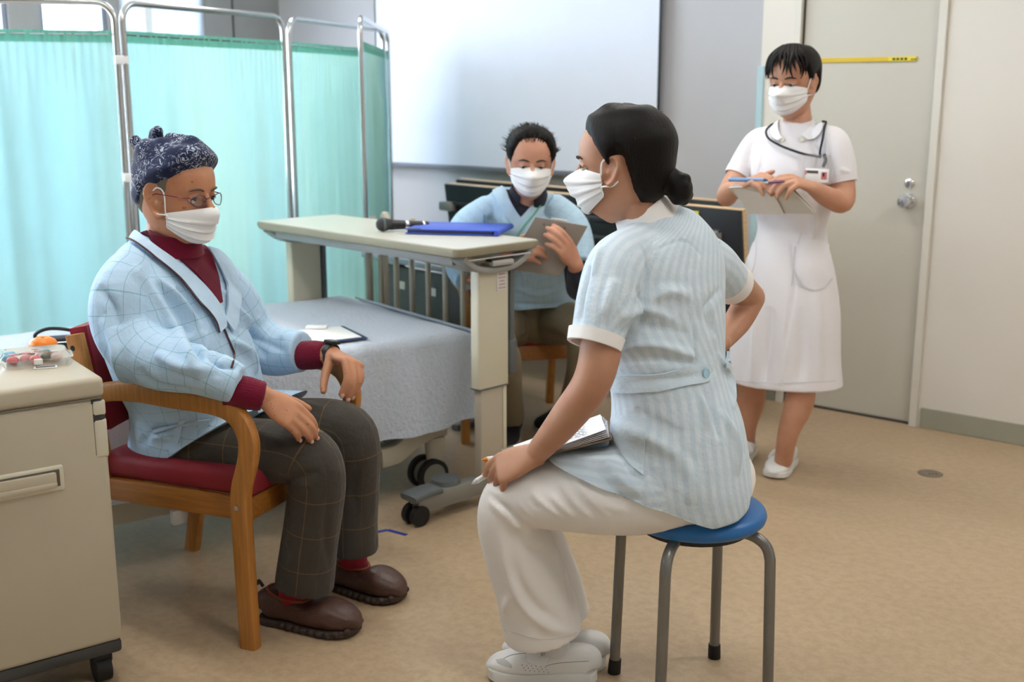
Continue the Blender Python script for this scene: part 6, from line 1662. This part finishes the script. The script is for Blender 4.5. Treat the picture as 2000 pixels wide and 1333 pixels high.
# ================================================================== standing nurse
SN = empty('person', (1.02, 4.2, 0), label='standing nurse in white dress with black lanyard writing on a clipboard', cat='person')
SK_S = skin('skin_nurse_b', (198, 148, 120), (178, 104, 82))
r_s = (-.83, .55, 0)
hs_ = Head(at(1549, 160, 4.22), (-.62, -.78), 1.02, pitch=-.10, roll=.0)
nb = at(1558, 252, 4.24)
body = Blob()
hs_.add_to(body, nb, .050)
body.add(loft([(at(1540, 560, 4.22), r_s, .13, .09, .09), (at(1545, 460, 4.22), r_s, .11, .08, .08), (at(1548, 350, 4.22), r_s, .12, .09, .08), (at(1552, 290, 4.23), r_s, .12, .07, .07), (nb, r_s, .05, .05, .05)], n=24))
wa_, wb_ = at(1450, 362, 4.10), at(1588, 368, 3.99)
body.add(limb([at(1480, 292, 4.34), at(1446, 335, 4.32), at(1420, 382, 4.25), at(1430, 372, 4.17), wa_], [.045, .042, .039, .036, .025], ref=(.8, -.2, .2), n=18)); body.add(limb([at(1630, 292, 4.13), at(1645, 350, 4.10), at(1646, 394, 4.06), at(1615, 384, 4.02), wb_], [.045, .043, .040, .036, .025], ref=(.3, -.9, .2), n=18))
hand(body, wa_, at(1480, 348, 4.02) - wa_, (-.2, -.45, .85), (.4, .6, .3), s=.95, curls=((.6, .6, .4), (.7, .7, .4), (.7, .6, .4), (.7, .6, .3)), spread=.02, thumb_dir=(.8, .5, -.1), fr=1.2)
hand(body, wb_, at(1545, 350, 3.95) - wb_, (.0, -.45, .9), (-.3, .8, .3), s=.95, curls=((.45, .6, .3), (.6, .7, .3), (.7, .7, .3), (.8, .7, .3)), spread=.06, thumb_dir=(.85, .4, -.5), fr=1.2)
body.add(limb([at(1560, 650, 4.16), at(1566, 735, 4.14), at(1560, 790, 4.135), at(1540, 845, 4.13), at(1530, 900, 4.16)], [.075, .055, .055, .040, .034], ref=(1, 0, 0), n=22)); body.add(limb([at(1480, 650, 4.34), at(1472, 735, 4.36), at(1466, 785, 4.37), at(1458, 835, 4.39), at(1458, 880, 4.42)], [.075, .055, .055, .040, .034], ref=(1, 0, 0), n=22))
body.build('body', SK_S, SN, voxel=.0046, smooth=2)
hs_.eyes(SN, .2, look=(0, .9, -.3))
hs_.mask(SN, top=.002, side_az=64, puff=1.1)
def th_s(az, el):
    a = abs(az); e = hairline(a, [(0, 44), (30, 42), (48, 34), (58, 16), (66, 0), (74, -4), (80, 8), (90, 16), (104, 15), (116, -8), (140, -36), (180, -46)]); q = min(1, max(-.4, (el - e) / 10))
    return (.013 + .004 * max(0, math.sin(math.radians(el)))) * q - (.004 if q <= 0 else 0)
hs_.shell(None, th_s, m=HAIR, parent=SN, smooth=1)
# fringe locks
bv_ = hs_.bvh()
for i, az in enumerate(np.linspace(-52, 52, 18)):
    pts = []; low = 13 + 8 * math.sin(i * 2.1) + (8 if abs(az) < 10 else 0)
    for el in np.linspace(72, low, 6):
        e_, a_ = math.radians(el), math.radians(az + 4 * math.sin(el * .1 + i)); d = hs_.D((math.sin(a_) * math.cos(e_), math.cos(a_) * math.cos(e_), math.sin(e_))); C_ = hs_.L((0, -.008, .005)); h_ = bv_.ray_cast(Vector(C_), Vector(d)); pts.append(C_ + d * (h_[3] + .010 + .003 * (i % 2)))
    k = MB(); k.tube(pts, .006, 8, sub=3, radii=[.006, .0065, .0065, .0055, .0038, .0008]); k.build('fringe_lock', HAIR, SN, world=True)
# dress
DRESS = cloth('white_uniform', (236, 234, 238), weave=900, bump=.12, vary=.015, fold=.12)
b = Blob()
b.add(loft([(at(1530, 745, 4.24), r_s, .225, .165, .165), (at(1532, 690, 4.24), r_s, .212, .160, .160), (at(1536, 600, 4.235), r_s, .200, .150, .150), (at(1541, 530, 4.23), r_s, .172, .125, .130), (at(1546, 455, 4.23), r_s, .130, .095, .100), (at(1548, 400, 4.23), r_s, .145, .110, .105), (at(1549, 345, 4.23), r_s, .155, .122, .105), (at(1552, 300, 4.24), r_s, .158, .105, .100), (at(1556, 270, 4.24), r_s, .135, .080, .085), (at(1557, 248, 4.24), r_s, .082, .062, .068), (at(1558, 240, 4.24), r_s, .058, .054, .056)], n=56, p=2.1))
b.add(limb([at(1500, 270, 4.32), at(1480, 282, 4.345), at(1457, 316, 4.34), at(1443, 340, 4.32)], [.046, .055, .054, .050], n=24, rnd=(True, False)))
b.add(limb([at(1610, 268, 4.16), at(1628, 280, 4.135), at(1640, 318, 4.115), at(1645, 350, 4.10)], [.046, .056, .056, .052], n=24, rnd=(True, False)))
dr = b.build('dress', DRESS, SN, voxel=.006, smooth=4)
creases(dr, [(q_, w_ * .85, h_ * 1.5) for q_, w_, h_ in [([(1545, 470), (1550, 560), (1535, 660), (1525, 740)], .010, -.006), ([(1480, 560), (1475, 650), (1470, 750)], .020, .010), ([(1505, 600), (1500, 680), (1495, 752)], .02, -.008), ([(1590, 560), (1600, 650), (1605, 745)], .02, .009), ([(1565, 600), (1565, 690), (1560, 755)], .02, -.007), ([(1540, 600), (1530, 700), (1528, 755)], .015, .007), ([(1480, 262), (1486, 310), (1480, 345)], .005, -.006), ([(1618, 262), (1622, 310), (1626, 350)], .005, -.006), ([(1640, 330), (1660, 338)], .008, .005), ([(1495, 320), (1500, 380), (1490, 430)], .014, .006), ([(1585, 390), (1590, 440), (1580, 480)], .014, .006), ([(1600, 300), (1590, 340)], .01, -.005)]])
bvd = obj_bvh(dr)
SEAM = plain('seam_grey', (216, 216, 222), .9)
strip_on(dr, [(1564, 455), (1552, 500), (1545, 560)], [(1566, 455), (1554, 500), (1547, 560)], SEAM, 'placket_seam', SN, nu=16, nv=2, off=.001, th=.002, bvh=bvd)
strip_on(dr, [(1553, 480), (1590, 468), (1622, 478)], [(1552, 530), (1585, 568), (1622, 545)], DRESS, 'pocket', SN, nu=16, nv=14, off=.002, th=.003, bvh=bvd, bulge=.005)
strip_on(dr, [(1552, 482), (1550, 525), (1562, 556), (1588, 568), (1612, 562), (1625, 545)], [(1555, 482), (1553, 524), (1564, 553), (1588, 565), (1611, 559), (1622, 544)], SEAM, 'pocket_seam', SN, nu=26, nv=2, off=.0045, th=.002, bvh=bvd)
strip_on(dr, [(1450, 478), (1456, 510), (1468, 545)], [(1478, 470), (1476, 510), (1466, 546)], DRESS, 'pocket', SN, nu=12, nv=8, off=.002, th=.003, bvh=bvd, bulge=.004)
strip_on(dr, [(1430, 744), (1525, 748), (1632, 744)], [(1430, 746), (1525, 750), (1632, 746)], SEAM, 'hem_seam', SN, nu=30, nv=2, off=.001, th=.0015, bvh=bvd)
# rounded collar wings
CW_ = cloth('white_collar', (242, 242, 246), weave=900, bump=.1, vary=.01)
for wing in ([[(1524, 236), (1522, 248), (1524, 262), (1530, 272)], [(1512, 240), (1508, 256), (1510, 270), (1520, 277)]], [[(1588, 232), (1584, 246), (1576, 256), (1566, 266)], [(1606, 238), (1608, 256), (1596, 270), (1578, 275)]]):
    strip_on(dr, wing[0], wing[1], CW_, 'collar_wing', SN, nu=16, nv=8, off=.008, th=.006, bvh=bvd)
cb = A3(at(1558, 252, 4.24)); up = nz(A3(hs_.L((0, 0, 0))) - cb)
band([(cb, r_s, .070, .062, .066), (cb + up * .028, r_s, .058, .056, .060)], .004, DRESS, 'collar', SN, n=48, gap=(15, 9))
for px_ in ((1529, 274), (1567, 274)): button_on(bvd, *px_, plain('button_cream', (232, 230, 206), .3), SN, .008, off=.004)
for (c0, c1, rf_) in ((at(1447, 333, 4.325), at(1440, 346, 4.315), (.8, -.2, .2)), (at(1644, 344, 4.102), at(1646, 356, 4.098), (.3, -.9, .2))):
    band([(A3(c0), rf_, .053, .053, .053), (A3(c1), rf_, .052, .052, .052)], .005, DRESS, 'sleeve_cuff', SN, sub=3, n=32)
for (h_, t_) in ((onz(1541, 902, 0), onz(1508, 938, 0)), (onz(1462, 884, 0), onz(1442, 905, 0))):
    d_ = (t_ - h_).normalized(); t2 = h_ + d_ * .245
    sp = shoe(SN, h_, t2, w=.045, h=.070, m=SHOEW, sole=SOLEW, name='nurse_shoe', toe_h=.048, sole_t=.02)
    c_ = h_ + d_ * .125 + Vector((0, 0, .062)); rr_ = Vector((d_.y, -d_.x, 0))
    k = MB(); k.tube([c_ - rr_ * .044 - Vector((0, 0, .018)), c_ - rr_ * .028 + Vector((0, 0, .010)), c_ + Vector((0, 0, .019)), c_ + rr_ * .028 + Vector((0, 0, .010)), c_ + rr_ * .044 - Vector((0, 0, .018))], .010, 8, sub=3); k.build('shoe_strap', SHOEW, sp, world=True)
# lanyard and badge
ln = empty('lanyard', hit(bvd, 1607, 300), label='black lanyard with clear name badge on the standing nurse', cat='lanyard')
BLK2 = plain('lanyard_navy', (24, 30, 40), .7)
tube_on(dr, [(1516, 238), (1502, 254), (1500, 268), (1512, 280), (1540, 294), (1575, 305), (1606, 307)], .0042, BLK2, 'cord', ln, off=.013, n=50, bvh=bvd)
tube_on(dr, [(1604, 226), (1613, 238), (1611, 270), (1605, 307)], .0042, BLK2, 'cord', ln, off=.013, n=30, bvh=bvd)
hb = hit(bvd, 1606, 318)
k = MB(); k.tube([hb + Vector((0, -.016, .030)), hb + Vector((.006, -.024, .012)), hb + Vector((-.002, -.024, -.014))], .006, 8, sub=3); k.build('clip', BLK2, ln, world=True)
b0 = hit(bvd, 1595, 345) + Vector((-.01, -.030, 0)); Rb = Matrix.Rotation(math.radians(-36), 3, 'Z')
k = MB(); k.box(b0 + Vector((0, 0, .035)), (.098, .003, .085), .002, rot=Rb); k.build('badge_sleeve', CLEARP, ln, world=True)
k = MB(); k.box(b0 + Rb @ Vector((.004, -.004, .006)), (.086, .002, .048), .001, rot=Rb); cd_ = k.build('badge_card', plain('badge_white', (246, 246, 244), .4), ln, world=True)
k = MB(); k.box(b0 + Rb @ Vector((-.012, -.0055, .018)), (.042, .0008, .010), rot=Rb); k.build('printed_name', plain('print_grey', (96, 92, 98), .7), cd_, world=True)
k = MB(); k.box(b0 + Rb @ Vector((.031, -.0055, .006)), (.020, .0008, .026), rot=Rb); k.build('badge_photo', plain('photo_rose', (196, 120, 124), .6), cd_, world=True)
k = MB(); k.ball(b0 + Rb @ Vector((.031, -.006, .010)), .006, 10, (1, .2, 1.2)); k.build('photo_hair', plain('photo_dark', (60, 40, 44), .6), cd_, world=True)
k = MB(); k.box(b0 + Rb @ Vector((-.037, -.0055, .016)), (.006, .0008, .016), rot=Rb); k.build('red_mark', plain('print_pink', (214, 130, 130), .7), cd_, world=True)
# clipboard and pens
q0, q1, q2, q3 = at(1424, 366, 4.08), at(1536, 360, 3.94), at(1592, 417, 3.97), at(1466, 414, 4.13)
cbs = empty('clipboard', q3, label='cream clipboard held at waist height by the standing nurse', cat='clipboard')
quadboard('board', [q0, q1, q2, q3], .005, plain('cream_board', (206, 200, 186), .55), cbs)
quadboard('paper_sheet', [p + Vector((-.004, -.004, -.006)) for p in (q0.lerp(q2, .02) + Vector((.01, 0, .004)), q1.lerp(q3, .30), q2.lerp(q3, .45), q3 + Vector((-.004, 0, 0)))], .0012, plain('paper_cream', (222, 216, 206), .7), cbs)
quadboard('paper_sheet', [p + Vector((.006, .006, .006)) for p in (q0, q1, q2, q3)], .0015, plain('paper_white', (236, 236, 232), .7), cbs)
k = MB(); k.cyl(q0.lerp(q1, .62) + Vector((0, 0, .008)), q0.lerp(q1, .90) + Vector((0, 0, .008)), .007, n=10); k.build('clip', CHROME, cbs, world=True)
pen(at(1500, 352, 3.99), at(1424, 351, 4.06), 'blue pen in the standing nurse right hand', plain('pen_blue', (120, 160, 206), .35), plain('pen_tip_teal', (60, 96, 120), .4), .007)
pen(at(1494, 357, 3.97), at(1532, 355, 3.92), 'slim dark pink pen in the standing nurse left hand', plain('pen_plum', (120, 66, 104), .35), plain('pen_tip_grey', (190, 190, 200), .3), .004)
